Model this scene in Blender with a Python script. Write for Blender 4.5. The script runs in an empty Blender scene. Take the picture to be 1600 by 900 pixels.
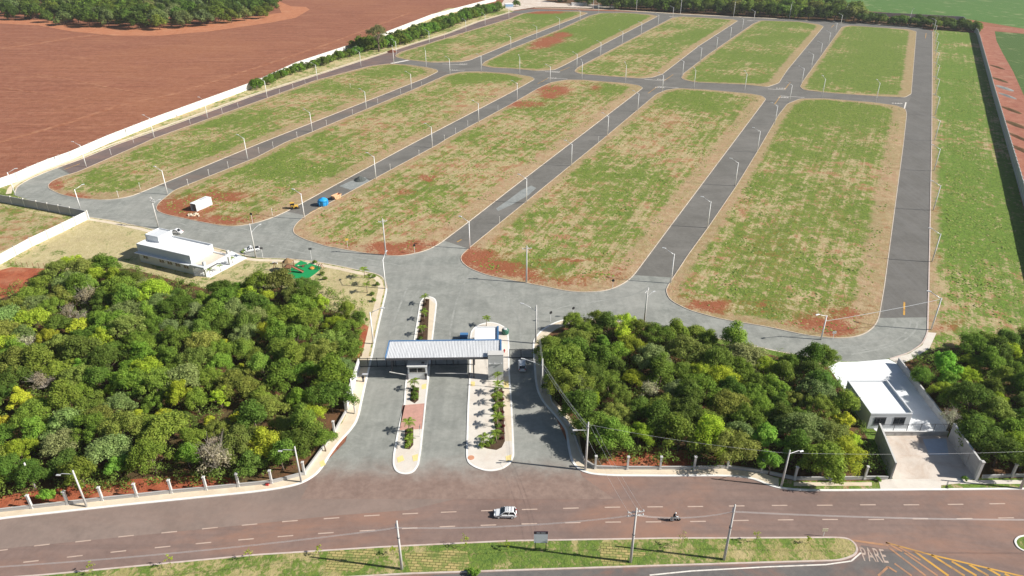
import bpy, bmesh, math, random
import numpy as np
from mathutils import Vector, Matrix, noise as mnoise
from mathutils.geometry import delaunay_2d_cdt
rng = np.random.default_rng(7)
random.seed(7)
R = math.radians
S = bpy.context.scene
C = S.collection

# ------------------------------------------------------------------ camera, sky, sun, exposure
HAZE = 0.00008
CAM_H, PITCH, FPX = 90.0, R(28.5), 1101.0
cam_d = bpy.data.cameras.new('camera')
cam_d.sensor_width = 36.0
cam_d.lens = FPX / 1600 * 36
cam_d.clip_start = 1.0
cam_d.clip_end = 20000
cam = bpy.data.objects.new('camera', cam_d)
C.objects.link(cam)
cam.location = (0, 0, CAM_H)
cam.rotation_euler = (R(90) - PITCH, 0, 0)
S.camera = cam

SUN_EL = R(34.7)
SUN_DIR = Vector((math.cos(SUN_EL) * .988, -math.cos(SUN_EL) * .155, math.sin(SUN_EL)))   # towards the sun
w = bpy.data.worlds.new('World')
S.world = w
w.use_nodes = True
wn = w.node_tree
bg = wn.nodes['Background']
sky = wn.nodes.new('ShaderNodeTexSky')
sky.sky_type = 'NISHITA'
sky.sun_disc = False
sky.sun_elevation = SUN_EL
sky.sun_rotation = math.atan2(SUN_DIR.x, SUN_DIR.y)
sky.air_density = 1.0
sky.dust_density = 1.0
wn.links.new(sky.outputs[0], bg.inputs[0])
bg.inputs[1].default_value = 0.052
sun_d = bpy.data.lights.new('sun', 'SUN')
sun_d.energy = 5.0
sun_d.angle = R(0.5)
sun_d.color = (1.0, .955, .88)
sun = bpy.data.objects.new('sun', sun_d)
C.objects.link(sun)
sun.rotation_euler = SUN_DIR.to_track_quat('Z', 'Y').to_euler()
sun.location = (200, -50, 200)
S.view_settings.view_transform = 'Standard'
S.view_settings.look = 'None'
S.view_settings.exposure = 0.55
S.view_settings.gamma = 1.0

# ------------------------------------------------------------------ geometry helpers
def g(px, py, z=0.0):
    """point of the level z that the photograph shows at pixel (px, py)"""
    u = (450 - py) / FPX
    d = Vector(((px - 800) / FPX, math.cos(PITCH) + u * math.sin(PITCH), -math.sin(PITCH) + u * math.cos(PITCH)))
    t = (z - CAM_H) / d.z
    return Vector((d.x * t, d.y * t, z))
def W(pts, z=0.0):
    return [g(x, y, z).to_2d() for x, y in pts]

def tag(o, label=None, cat=None, group=None, kind=None):
    if label: o['label'] = label
    if cat: o['category'] = cat
    if group: o['group'] = group
    if kind: o['kind'] = kind
    return o
def empty(name, loc=(0, 0, 0), rz=0.0, label=None, cat=None, group=None):
    o = bpy.data.objects.new(name, None)
    C.objects.link(o)
    o.empty_display_size = .5
    o.location = loc
    o.rotation_euler = (0, 0, rz)
    return tag(o, label, cat, group)
def link(name, me, parent=None, loc=None, rz=None, scale=None):
    o = bpy.data.objects.new(name, me)
    C.objects.link(o)
    if parent: o.parent = parent
    if loc is not None: o.location = loc
    if rz is not None: o.rotation_euler = (0, 0, rz)
    if scale is not None: o.scale = scale
    return o
def copy_tree(o, parent=None):
    c = o.copy()
    C.objects.link(c)
    c.parent = parent
    for ch in o.children:
        copy_tree(ch, c)
    return c

class MB:
    """collects simple solids and builds ONE mesh"""
    def __init__(s):
        s.v, s.f, s.m = [], [], []
        s.cur = 0
    def add(s, vs, fs):
        b = len(s.v)
        s.v += [tuple(v) for v in vs]
        s.f += [tuple(i + b for i in f) for f in fs]
        s.m += [s.cur] * len(fs)
        return s
    def box(s, a, b, rz=0.0, o=(0, 0, 0), bev=0.0):
        x0, y0, z0 = a; x1, y1, z1 = b
        if bev > 0:
            e = bev
            vs = []
            for z, k in ((z0, 0), (z1 - e, 0), (z1, e)):
                vs += [(x0 + k, y0 + k, z), (x1 - k, y0 + k, z), (x1 - k, y1 - k, z), (x0 + k, y1 - k, z)]
            fs = [(3, 2, 1, 0), (8, 9, 10, 11)]
            for r in (0, 4):
                for i in range(4):
                    j = (i + 1) % 4
                    fs.append((r + i, r + j, r + 4 + j, r + 4 + i))
        else:
            vs = [(x0, y0, z0), (x1, y0, z0), (x1, y1, z0), (x0, y1, z0), (x0, y0, z1), (x1, y0, z1), (x1, y1, z1), (x0, y1, z1)]
            fs = [(3, 2, 1, 0), (4, 5, 6, 7), (0, 1, 5, 4), (1, 2, 6, 5), (2, 3, 7, 6), (3, 0, 4, 7)]
        c, n = math.cos(rz), math.sin(rz)
        vs = [(o[0] + x * c - y * n, o[1] + x * n + y * c, o[2] + z) for x, y, z in vs]
        return s.add(vs, fs)
    def bar(s, p, q, w, h=None):
        p, q = Vector(p), Vector(q)
        h = h or w
        d = (q - p)
        up = Vector((0, 0, 1)) if abs(d.normalized().z) < .95 else Vector((0, 1, 0))
        sx = d.cross(up).normalized() * w / 2
        sy = sx.cross(d).normalized() * h / 2
        vs = [p - sx - sy, p + sx - sy, p + sx + sy, p - sx + sy, q - sx - sy, q + sx - sy, q + sx + sy, q - sx + sy]
        return s.add(vs, [(0, 1, 2, 3), (7, 6, 5, 4), (0, 4, 5, 1), (1, 5, 6, 2), (2, 6, 7, 3), (3, 7, 4, 0)])
    def tube(s, pts, rs, n=8, cap=True):
        pts = [Vector(p) for p in pts]
        if not hasattr(rs, '__len__'): rs = [rs] * len(pts)
        vs, fs = [], []
        ref = None
        for i, p in enumerate(pts):
            d = (pts[min(i + 1, len(pts) - 1)] - pts[max(i - 1, 0)]).normalized()
            if ref is None or abs(ref.dot(d)) > .95:
                ref = Vector((1, 0, 0)) if abs(d.x) < .8 else Vector((0, 1, 0))
            a = d.cross(ref).normalized()
            b = d.cross(a)
            for k in range(n):
                t = 2 * math.pi * k / n
                vs.append(p + (a * math.cos(t) + b * math.sin(t)) * rs[i])
        for i in range(len(pts) - 1):
            for k in range(n):
                k2 = (k + 1) % n
                fs.append((i * n + k, i * n + k2, (i + 1) * n + k2, (i + 1) * n + k))
        if cap:
            fs.append(tuple(range(n - 1, -1, -1)))
            fs.append(tuple((len(pts) - 1) * n + k for k in range(n)))
        return s.add(vs, fs)
    def lathe(s, prof, n=16, o=(0, 0, 0)):
        vs, fs = [], []
        for r, z in prof:
            for k in range(n):
                t = 2 * math.pi * k / n
                vs.append((o[0] + r * math.cos(t), o[1] + r * math.sin(t), o[2] + z))
        for i in range(len(prof) - 1):
            for k in range(n):
                k2 = (k + 1) % n
                fs.append((i * n + k, i * n + k2, (i + 1) * n + k2, (i + 1) * n + k))
        fs.append(tuple(range(n - 1, -1, -1)))
        fs.append(tuple((len(prof) - 1) * n + k for k in range(n)))
        return s.add(vs, fs)
    def prism(s, poly, z0, z1):
        n = len(poly)
        if sum(poly[i][0] * poly[(i + 1) % n][1] - poly[(i + 1) % n][0] * poly[i][1] for i in range(n)) < 0:
            poly = poly[::-1]
        vs = [(p[0], p[1], z0) for p in poly] + [(p[0], p[1], z1) for p in poly]
        fs = [tuple(range(n - 1, -1, -1)), tuple(range(n, 2 * n))]
        for i in range(n):
            j = (i + 1) % n
            fs.append((i, j, n + j, n + i))
        return s.add(vs, fs)
    def mesh(s, name, mats, smooth=False):
        me = bpy.data.meshes.new(name)
        me.from_pydata(s.v, [], s.f)
        for m in (mats if isinstance(mats, (list, tuple)) else [mats]):
            me.materials.append(m)
        if len(me.materials) > 1:
            me.polygons.foreach_set('material_index', s.m)
        if smooth:
            me.polygons.foreach_set('use_smooth', [True] * len(me.polygons))
        me.update()
        return me
    def build(s, name, mats, parent=None, loc=None, rz=None, smooth=False):
        return link(name, s.mesh(name, mats, smooth), parent, loc, rz)

def round_poly(pts, r, closed=True, n=5):
    pts = [Vector(p) for p in pts]
    out = []
    N = len(pts)
    for i, p in enumerate(pts):
        if not closed and i in (0, N - 1):
            out.append(p); continue
        a, b = pts[i - 1], pts[(i + 1) % N]
        da, db = (a - p).length, (b - p).length
        ra, rb = min(r, da * .45), min(r, db * .45)
        A = p + (a - p) * (ra / max(da, 1e-6))
        B = p + (b - p) * (rb / max(db, 1e-6))
        for k in range(n + 1):
            t = k / n
            out.append(A * (1 - t) ** 2 + p * 2 * t * (1 - t) + B * t * t)
    res = []
    for p in out:
        if not res or (p - res[-1]).length > .08:
            res.append(p)
    if closed and (res[0] - res[-1]).length < .08: res.pop()
    return res
def inside(P, poly):
    x, y = P[:, 0], P[:, 1]
    r = np.zeros(len(P), bool)
    q = np.array([(p[0], p[1]) for p in poly])
    j = len(q) - 1
    for i in range(len(q)):
        xi, yi = q[i]; xj, yj = q[j]
        c = (yi > y) != (yj > y)
        if abs(yj - yi) > 1e-9:
            r ^= c & (x < (xj - xi) * (y - yi) / (yj - yi) + xi)
        j = i
    return r
def edge_dist(P, poly, closed=True):
    q = np.array([(p[0], p[1]) for p in poly])
    d = np.full(len(P), 1e9)
    n = len(q)
    for i in range(n if closed else n - 1):
        a, b = q[i], q[(i + 1) % n]
        ab = b - a
        L = max(ab @ ab, 1e-9)
        t = np.clip(((P - a) @ ab) / L, 0, 1)
        pr = a + t[:, None] * ab
        d = np.minimum(d, np.hypot(P[:, 0] - pr[:, 0], P[:, 1] - pr[:, 1]))
    return d
def offset_line(pts, d, closed):
    """parallel line d to the left of the direction of travel"""
    pts = [Vector(p) for p in pts]
    N = len(pts)
    out = []
    for i, p in enumerate(pts):
        a = pts[i - 1] if (closed or i > 0) else None
        b = pts[(i + 1) % N] if (closed or i < N - 1) else None
        n1 = Vector((-(p - a).y, (p - a).x)).normalized() if a is not None else None
        n2 = Vector((-(b - p).y, (b - p).x)).normalized() if b is not None else None
        n = n1 if n2 is None else n2 if n1 is None else (n1 + n2)
        if n.length < .2: n = n1
        n = n.normalized()
        k = 1 / max(.5, n.dot(n1)) if n1 is not None else 1
        out.append(p + n * d * k)
    return out
def area(pts):
    return sum(pts[i][0] * pts[(i + 1) % len(pts)][1] - pts[(i + 1) % len(pts)][0] * pts[i][1] for i in range(len(pts))) / 2

def sheet(name, pts, z, mat, cell=0.0, bump=0.0, attrs=None, kind='structure', parent=None):
    """a level surface over a polygon, finely divided when cell > 0; attrs: name -> fn(P, edge distance)"""
    pts = [Vector(p).to_2d() for p in pts]
    if area(pts) < 0: pts = pts[::-1]
    if cell > 0:
        dense = []
        for i, p in enumerate(pts):
            q = pts[(i + 1) % len(pts)]
            k = max(1, int((q - p).length / (cell * 1.5)))
            dense += [p.lerp(q, t / k) for t in range(k)]
        pts = dense
    nb = len(pts)
    B = np.array([(p.x, p.y) for p in pts])
    V = [p for p in pts]
    if cell > 0:
        lo, hi = B.min(0), B.max(0)
        X, Y = np.meshgrid(np.arange(lo[0], hi[0], cell), np.arange(lo[1], hi[1], cell))
        P = np.stack([X.ravel(), Y.ravel()], 1) + rng.uniform(-.25, .25, (X.size, 2)) * cell
        P = P[inside(P, pts)]
        P = P[edge_dist(P, pts) > cell * .45]
        V += [Vector((float(a), float(b))) for a, b in P]
    vo, _, fo, *_ = delaunay_2d_cdt(V, [], [list(range(nb))], 1, 1e-4)
    A = np.array([(p.x, p.y) for p in vo])
    e = edge_dist(A, pts)
    zz = np.full(len(A), z, float)
    if bump:
        nz = np.array([mnoise.fractal(Vector((x * .09, y * .09, 3.1)), 1.0, 2.0, 3) for x, y in A])
        zz += bump * np.clip(e / 3, 0, 1) * (nz + .35) * (A[:, 1] > 146)
    me = bpy.data.meshes.new(name)
    me.from_pydata([(x, y, k) for (x, y), k in zip(A.tolist(), zz.tolist())], [], [tuple(f) for f in fo])
    me.materials.append(mat)
    for an, fn in (attrs or {}).items():
        at = me.attributes.new(an, 'FLOAT', 'POINT')
        at.data.foreach_set('value', np.asarray(fn(A, e), np.float32))
    # make sure it faces up
    if len(me.polygons) and me.polygons[0].normal.z < 0:
        me.flip_normals()
    me.update()
    o = link(name, me, parent)
    if kind: o['kind'] = kind
    return o
def strip(name, pts, w0, w1, z0, z1, mat, closed=False, parent=None, kind='structure'):
    """a kerb, path or band that follows a line, between offsets w0 and w1, from z0 up to z1"""
    a = offset_line(pts, w0, closed)
    b = offset_line(pts, w1, closed)
    n = len(pts)
    vs = []
    for p, q in zip(a, b):
        vs += [(p.x, p.y, z0), (p.x, p.y, z1), (q.x, q.y, z1), (q.x, q.y, z0)]
    fs = []
    for i in range(n if closed else n - 1):
        j = (i + 1) % n
        for k in range(3):
            fs.append((i * 4 + k, i * 4 + k + 1, j * 4 + k + 1, j * 4 + k))
    me = bpy.data.meshes.new(name)
    me.from_pydata(vs, [], fs)
    me.materials.append(mat)
    bm = bmesh.new(); bm.from_mesh(me)
    bmesh.ops.recalc_face_normals(bm, faces=bm.faces)
    if sum(f.normal.z * f.calc_area() for f in bm.faces) < 0:
        bmesh.ops.reverse_faces(bm, faces=bm.faces)
    bm.to_mesh(me); bm.free()
    o = link(name, me, parent)
    if kind: o['kind'] = kind
    return o

# ------------------------------------------------------------------ materials
def nd(nt, t, ins=None, **props):
    n = nt.nodes.new(t)
    for k, v in props.items(): setattr(n, k, v)
    for k, v in (ins or {}).items():
        s = n.inputs[k]
        if isinstance(v, bpy.types.NodeSocket): nt.links.new(v, s)
        else: s.default_value = v
    return n
def c4(c): return (c[0], c[1], c[2], 1.0)
def noise(nt, vec, scale, detail=4, rough=.55, dist=0.0):
    return nd(nt, 'ShaderNodeTexNoise', {'Vector': vec, 'Scale': scale, 'Detail': detail, 'Roughness': rough, 'Distortion': dist}).outputs['Fac']
def ramp(nt, fac, stops):
    r = nd(nt, 'ShaderNodeValToRGB', {'Fac': fac})
    el = r.color_ramp.elements
    while len(el) < len(stops): el.new(.5)
    for e, (p, c) in zip(el, stops):
        e.position = p
        e.color = c4(c) if hasattr(c, '__len__') else (c, c, c, 1)
    return r.outputs['Color']
def mix(nt, fac, a, b):
    n = nd(nt, 'ShaderNodeMix', data_type='RGBA')
    for i, v in ((0, fac), (6, a), (7, b)):
        if isinstance(v, bpy.types.NodeSocket): nt.links.new(v, n.inputs[i])
        else: n.inputs[i].default_value = v if i == 0 else c4(v)
    return n.outputs[2]
def mt(nt, op, a, b=0.0, c=0.0):
    n = nd(nt, 'ShaderNodeMath', operation=op)
    for i, v in enumerate((a, b, c)):
        if isinstance(v, bpy.types.NodeSocket): nt.links.new(v, n.inputs[i])
        else: n.inputs[i].default_value = v
    return n.outputs[0]
def sstep(nt, x, lo, hi):
    n = nd(nt, 'ShaderNodeMapRange', {'Value': x, 'From Min': lo, 'From Max': hi}, interpolation_type='SMOOTHSTEP')
    return n.outputs[0]
def newmat(name):
    m = bpy.data.materials.new(name)
    m.use_nodes = True
    nt = m.node_tree
    p = nt.nodes['Principled BSDF']
    return m, nt, p
def setp(nt, p, col, rough=.8, spec=.3, bump=None, bstr=.4, bdist=.05, metal=0.0):
    for k, v in (('Base Color', col), ('Roughness', rough), ('Specular IOR Level', spec), ('Metallic', metal)):
        if isinstance(v, bpy.types.NodeSocket): nt.links.new(v, p.inputs[k])
        else: p.inputs[k].default_value = c4(v) if k == 'Base Color' else v
    if bump is not None:
        b = nd(nt, 'ShaderNodeBump', {'Height': bump, 'Strength': bstr, 'Distance': bdist})
        nt.links.new(b.outputs[0], p.inputs['Normal'])
def pos(nt): return nd(nt, 'ShaderNodeNewGeometry').outputs['Position']
def ocoord(nt): return nd(nt, 'ShaderNodeTexCoord').outputs['Object']
def mapped(nt, vec, scale=(1, 1, 1), rot=(0, 0, 0), loc=(0, 0, 0)):
    return nd(nt, 'ShaderNodeMapping', {'Vector': vec, 'Scale': scale, 'Rotation': rot, 'Location': loc}).outputs[0]
def attr(nt, name): return nd(nt, 'ShaderNodeAttribute', attribute_name=name).outputs['Fac']

def m_plain(name, col, rough=.6, spec=.4, var=.12, scale=1.5, dirt=None, dirt_amt=.35, metal=0.0, obj=True, bump=.1):
    m, nt, p = newmat(name)
    v = ocoord(nt) if obj else pos(nt)
    n = noise(nt, v, scale, 6, .65)
    base = ramp(nt, n, [(.25, [k * (1 - var) for k in col]), (.75, [min(1, k * (1 + var)) for k in col])])
    if dirt:
        n2 = noise(nt, v, scale * .45, 7, .7, .6)
        base = mix(nt, mt(nt, 'MULTIPLY', sstep(nt, n2, .45, .72), dirt_amt), base, dirt)
    setp(nt, p, base, rough, spec, noise(nt, v, scale * 12, 3) if bump else None, bump, .02, metal)
    return m
def m_grass(name, lean=0.5, green=(.190, .248, .046), dark=(.092, .142, .028), tan=(.37, .285, .148), pale=(.50, .41, .24), soil=(.34, .125, .07), rowrot=0.0, verge=True, vw=4.6):
    m, nt, p = newmat(name)
    v = pos(nt)
    vr = mapped(nt, v, (.85, .7, 1), (0, 0, rowrot))
    big = noise(nt, v, .022, 4, .6)
    mid = noise(nt, vr, .34, 6, .68, .3)
    fine = noise(nt, vr, 1.9, 4, .7, .4)
    tiny = noise(nt, v, 5.0, 3, .6)
    lush = attr(nt, 'lush')
    k = mt(nt, 'ADD', mt(nt, 'MULTIPLY', mid, .55), mt(nt, 'MULTIPLY', fine, .45))
    k = mt(nt, 'ADD', k, mt(nt, 'MULTIPLY', mt(nt, 'SUBTRACT', big, .5), .5))
    k = mt(nt, 'ADD', k, mt(nt, 'MULTIPLY', lush, .22))
    al = nd(nt, 'ShaderNodeCombineXYZ', {'X': attr(nt, 'acr'), 'Y': mt(nt, 'MULTIPLY', attr(nt, 'alg'), .035)}).outputs[0]
    st = noise(nt, al, .62, 5, .72)
    k = mt(nt, 'ADD', k, mt(nt, 'MULTIPLY', mt(nt, 'SUBTRACT', st, .5), .30))
    gm = sstep(nt, k, lean - .045, lean + .055)
    gcol = mix(nt, sstep(nt, fine, .35, .68), dark, green)
    gcol = mix(nt, mt(nt, 'MULTIPLY', sstep(nt, noise(nt, v, .5, 4), .5, .7), .5), gcol, (.23, .255, .06))
    tcol = mix(nt, sstep(nt, noise(nt, vr, .8, 6, .7), .35, .7), tan, pale)
    tcol = mix(nt, mt(nt, 'MULTIPLY', sstep(nt, mt(nt, 'ADD', mt(nt, 'MULTIPLY', noise(nt, v, .16, 6, .7), .6), mt(nt, 'MULTIPLY', st, .4)), .47, .58), .75), tcol, soil)
    tcol = mix(nt, mt(nt, 'MULTIPLY', sstep(nt, tiny, .52, .75), .4), tcol, (.17, .15, .07))
    col = mix(nt, gm, tcol, gcol)
    if verge:
        e = attr(nt, 'edge')
        e2 = mt(nt, 'ADD', e, mt(nt, 'MULTIPLY', mt(nt, 'SUBTRACT', mt(nt, 'ADD', mt(nt, 'MULTIPLY', mid, .6), mt(nt, 'MULTIPLY', noise(nt, v, .12, 4, .6), .4)), .5), 9.0))
        vm = mt(nt, 'SUBTRACT', 1.0, sstep(nt, e2, vw - 1.0, vw + 1.3))
        vcol = mix(nt, sstep(nt, noise(nt, v, .5, 6, .7), .38, .68), (.43, .315, .195), (.35, .21, .125))
        vcol = mix(nt, mt(nt, 'MULTIPLY', sstep(nt, fine, .5, .72), .4), vcol, (.28, .22, .11))
        col = mix(nt, mt(nt, 'MULTIPLY', vm, .75), col, vcol)
    so = attr(nt, 'soil')
    sm = sstep(nt, mt(nt, 'ADD', so, mt(nt, 'MULTIPLY', mt(nt, 'SUBTRACT', mt(nt, 'ADD', mid, fine), 1.0), 1.2)), .30, .70)
    scol = mix(nt, sstep(nt, fine, .3, .7), (.335, .115, .062), (.26, .08, .042))
    col = mix(nt, mt(nt, 'MULTIPLY', sm, .93), col, scol)
    setp(nt, p, col, .95, .1, mt(nt, 'ADD', fine, mt(nt, 'MULTIPLY', tiny, .5)), .55, .35)
    return m
def m_asphalt(name, a, b, dust=None, dust_amt=.4, streak=None, rough=.85, s=.12, fade=None):
    """fade: (colour a, colour b, y0, y1) - the surfacing gives way to another one towards y0"""
    m, nt, p = newmat(name)
    v = pos(nt)
    n1 = noise(nt, v, s, 7, .68, .5)
    n2 = noise(nt, v, .9, 5, .65)
    n3 = noise(nt, v, 9, 3, .6)
    col = mix(nt, sstep(nt, mt(nt, 'ADD', mt(nt, 'MULTIPLY', n1, .65), mt(nt, 'MULTIPLY', n2, .35)), .33, .67), a, b)
    if streak:
        sv = mapped(nt, v, streak[0], (0, 0, streak[1]))
        st = noise(nt, sv, 1.0, 4, .6)
        col = mix(nt, mt(nt, 'MULTIPLY', sstep(nt, st, .42, .7), streak[3] if len(streak) > 3 else .5), col, streak[2])
    if dust:
        d = noise(nt, mapped(nt, v, (.45, 1, 1)), .07, 6, .65, .7)
        col = mix(nt, mt(nt, 'MULTIPLY', sstep(nt, d, .44, .68), dust_amt), col, dust)
    if fade:
        y = nd(nt, 'ShaderNodeSeparateXYZ', {'Vector': v}).outputs['Y']
        yy = mt(nt, 'ADD', y, mt(nt, 'MULTIPLY', mt(nt, 'SUBTRACT', n1, .5), 9.0))
        c2 = mix(nt, sstep(nt, mt(nt, 'ADD', mt(nt, 'MULTIPLY', n1, .5), mt(nt, 'MULTIPLY', n2, .5)), .35, .65), fade[0], fade[1])
        col = mix(nt, sstep(nt, yy, fade[2], fade[3]), c2, col)
    col = mix(nt, mt(nt, 'MULTIPLY', sstep(nt, n3, .45, .8), .18), col, (.32, .31, .29))
    setp(nt, p, col, rough, .25, n3, .25, .02)
    return m
# ------------------------------------------------------------------ palette
M = {}
M['asphalt'] = m_asphalt('asphalt', (.124, .118, .105), (.176, .168, .152), (.235, .22, .20), .35)
M['asphalt_right'] = m_asphalt('asphalt_rows', (.114, .108, .097), (.160, .152, .139), streak=((1.1, .02, 1), R(-22), (.17, .165, .16), .45))
M['asphalt_red'] = m_asphalt('asphalt_dusty', (.125, .098, .095), (.185, .135, .12), (.30, .17, .12), .45)
M['asphalt_dust'] = m_asphalt('asphalt_thin_dust', (.128, .114, .100), (.178, .160, .144), (.27, .18, .135), .35)
M['gravel'] = m_asphalt('chip_seal', (.205, .213, .192), (.325, .330, .300), (.39, .38, .345), .4, streak=((.5, .05, 1), R(10), (.165, .172, .158), .35), s=.2, fade=((.205, .140, .115), (.29, .205, .168), 92.5, 101))
M['gravel_lane'] = m_asphalt('worn_grey_lane', (.20, .152, .130), (.28, .212, .18), (.29, .19, .15), .3, streak=((.03, .6, 1), R(8), (.23, .17, .145), .35), s=.1)
M['avenue'] = m_asphalt('avenue_asphalt', (.180, .122, .104), (.258, .178, .150), (.36, .19, .125), .6, streak=((.02, .8, 1), R(-1), (.155, .115, .103), .45), s=.06)
M['service'] = m_asphalt('service_asphalt', (.105, .10, .10), (.165, .15, .14), (.36, .15, .09), .7, s=.09)
M['kerb'] = m_plain('kerb_concrete', (.60, .52, .43), .85, .2, .15, .6, (.34, .22, .15), .5, obj=False)
M['kerb_white'] = m_plain('kerb_whitewash', (.80, .79, .76), .75, .2, .06, .8, (.55, .42, .32), .3, obj=False)
M['kerb_lav'] = m_plain('kerb_bare', (.56, .47, .42), .85, .2, .15, .8, (.42, .26, .2), .5, obj=False)
M['walk'] = m_plain('pavement_cream', (.66, .565, .43), .9, .2, .10, .35, (.50, .36, .24), .45, obj=False)
M['walk_pale'] = m_plain('pavement_pale', (.66, .61, .54), .9, .2, .08, .5, (.55, .42, .33), .4, obj=False)
M['white_paint'] = m_plain('road_paint_white', (.74, .70, .64), .7, .3, .1, 2.0, (.40, .30, .25), .6, obj=False)
M['dash_paint'] = m_plain('road_paint_dusty', (.52, .40, .33), .7, .3, .12, 1.2, (.40, .26, .20), .5, obj=False)
M['yellow_paint'] = m_plain('road_paint_yellow', (.60, .33, .06), .7, .3, .1, .6, (.26, .15, .11), 1.0, obj=False)
M['worn_white'] = m_plain('road_paint_worn_white', (.46, .36, .30), .8, .2, .15, .8, (.23, .15, .12), 1.0, obj=False)
M['worn_paint'] = m_plain('road_paint_worn', (.42, .23, .13), .8, .2, .15, .8, (.23, .15, .12), 1.0, obj=False)
M['white_wall'] = m_plain('white_concrete_wall', (.68, .665, .635), .85, .2, .05, .4, (.56, .47, .39), .35)
M['wall_post'] = m_plain('wall_post_concrete', (.44, .43, .41), .85, .2, .08, 1.0, (.45, .4, .35), .3)
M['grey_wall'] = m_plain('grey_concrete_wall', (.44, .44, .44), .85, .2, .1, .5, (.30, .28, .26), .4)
M['block_wall'] = m_plain('bare_block_wall', (.42, .41, .40), .9, .15, .14, .8, (.26, .25, .23), .5)
M['concrete'] = m_plain('pole_concrete', (.56, .55, .53), .85, .2, .08, 2.0, (.38, .35, .31), .3)
M['pole_light'] = m_plain('pole_pale', (.82, .81, .80), .7, .3, .06, 2.0)
M['lamp_metal'] = m_plain('galvanised_steel', (.72, .73, .74), .4, .5, .05, 3.0, metal=.3)
M['render_white'] = m_plain('white_render', (.63, .65, .67), .8, .25, .03, .5, (.66, .64, .6), .25)
M['roof_white'] = m_plain('white_roof', (.82, .83, .83), .7, .3, .03, .3, (.72, .70, .66), .35)
M['render_grey'] = m_plain('grey_render', (.54, .55, .54), .85, .2, .06, .5, (.38, .37, .35), .3)
M['blue'] = m_plain('blue_paint', (.07, .19, .38), .5, .4, .06, 2.0)
M['blue_tank'] = m_plain('blue_plastic', (.025, .33, .72), .4, .5, .06, 1.0)
M['glass'] = m_plain('dark_glass', (.018, .022, .028), .08, .6, .1, 1.0, bump=0)
M['dark'] = m_plain('black_metal', (.022, .022, .024), .5, .4, .1, 4.0)
M['darkgrey'] = m_plain('dark_grey_metal', (.09, .09, .10), .5, .4, .1, 4.0)
M['rubber'] = m_plain('tyre_rubber', (.02, .02, .02), .9, .2, .1, 6.0)
M['car_white'] = m_plain('car_white', (.78, .79, .80), .22, .5, .02, 2.0, bump=0)
M['car_silver'] = m_plain('car_silver', (.58, .62, .66), .25, .5, .02, 2.0, bump=0, metal=.2)
M['red_light'] = m_plain('tail_light_red', (.45, .02, .02), .3, .5, .05, 4.0, bump=0)
M['clear_light'] = m_plain('headlight_glass', (.75, .77, .8), .1, .6, .02, 4.0, bump=0)
M['orange'] = m_plain('orange_paint', (.72, .31, .07), .55, .4, .08, 1.0, (.4, .2, .1), .4)
M['skip'] = m_plain('skip_paint', (.70, .41, .24), .6, .3, .1, 1.2, (.34, .2, .13), .5)
M['yellow_mach'] = m_plain('machine_yellow', (.70, .43, .07), .5, .4, .08, 1.2, (.3, .18, .08), .4)
M['wood'] = m_plain('play_wood', (.27, .135, .08), .8, .2, .2, 2.0)
M['thatch'] = m_plain('straw_roof', (.26, .17, .09), .95, .1, .25, 4.0)
M['mat_green'] = m_plain('green_rubber_mat', (.012, .27, .085), .85, .2, .08, .7)
M['stone'] = m_plain('pale_block', (.66, .58, .45), .9, .2, .15, 1.5)
M['skin'] = m_plain('skin', (.40, .22, .14), .6, .3, .05, 4.0)
M['cloth_dark'] = m_plain('dark_cloth', (.03, .035, .045), .9, .1, .2, 4.0)
M['helmet'] = m_plain('white_helmet', (.75, .74, .72), .3, .5, .02, 4.0)
M['pavers_red'] = m_plain('red_pavers', (.52, .29, .235), .9, .2, .14, 1.6, (.35, .22, .17), .4, obj=False)
M['tactile'] = m_plain('yellow_tactile', (.78, .62, .27), .85, .2, .08, 1.4, obj=False)
M['soil_bed'] = m_plain('dark_bed_soil', (.085, .055, .035), .95, .1, .3, 1.5, obj=False)
M['tyre'] = m_asphalt('tyre_marks', (.225, .232, .212), (.36, .365, .335), (.235, .24, .22), .9, s=.25)
M['rust'] = m_plain('manhole_rust', (.56, .27, .16), .8, .3, .2, 2.0)
M['sign_panel'] = m_plain('sign_panel', (.52, .57, .63), .5, .4, .03, 1.0)
M['sign_dark'] = m_plain('sign_header', (.035, .02, .035), .5, .4, .1, 2.0)
M['gravel_pile'] = m_plain('dark_gravel', (.085, .095, .09), .95, .2, .4, 2.5)
M['gravel_pale'] = m_plain('spread_gravel', (.27, .285, .275), .95, .2, .2, .8, (.16, .17, .17), .6, obj=False)
M['yard_white'] = m_plain('white_yard_paint', (.80, .82, .83), .75, .25, .04, .4, (.66, .64, .60), .35, obj=False)
M['pad'] = m_plain('stained_slab', (.60, .53, .46), .9, .2, .12, .35, (.42, .29, .20), .6, obj=False)
M['pad_shade'] = m_plain('painted_shade_slab', (.44, .49, .55), .85, .2, .12, .5, (.40, .40, .42), .4, obj=False)  # bluish shade on the concrete, put into the colour

def m_metal_roof():
    m, nt, p = newmat('ribbed_roof_sheet')
    v = ocoord(nt)
    n = noise(nt, mapped(nt, v, (2.2, .12, 1)), 1.0, 4, .6)
    setp(nt, p, ramp(nt, n, [(.3, (.60, .61, .62)), (.7, (.76, .77, .78))]), .45, .5, metal=.1)
    return m
M['roof_sheet'] = m_metal_roof()

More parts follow.
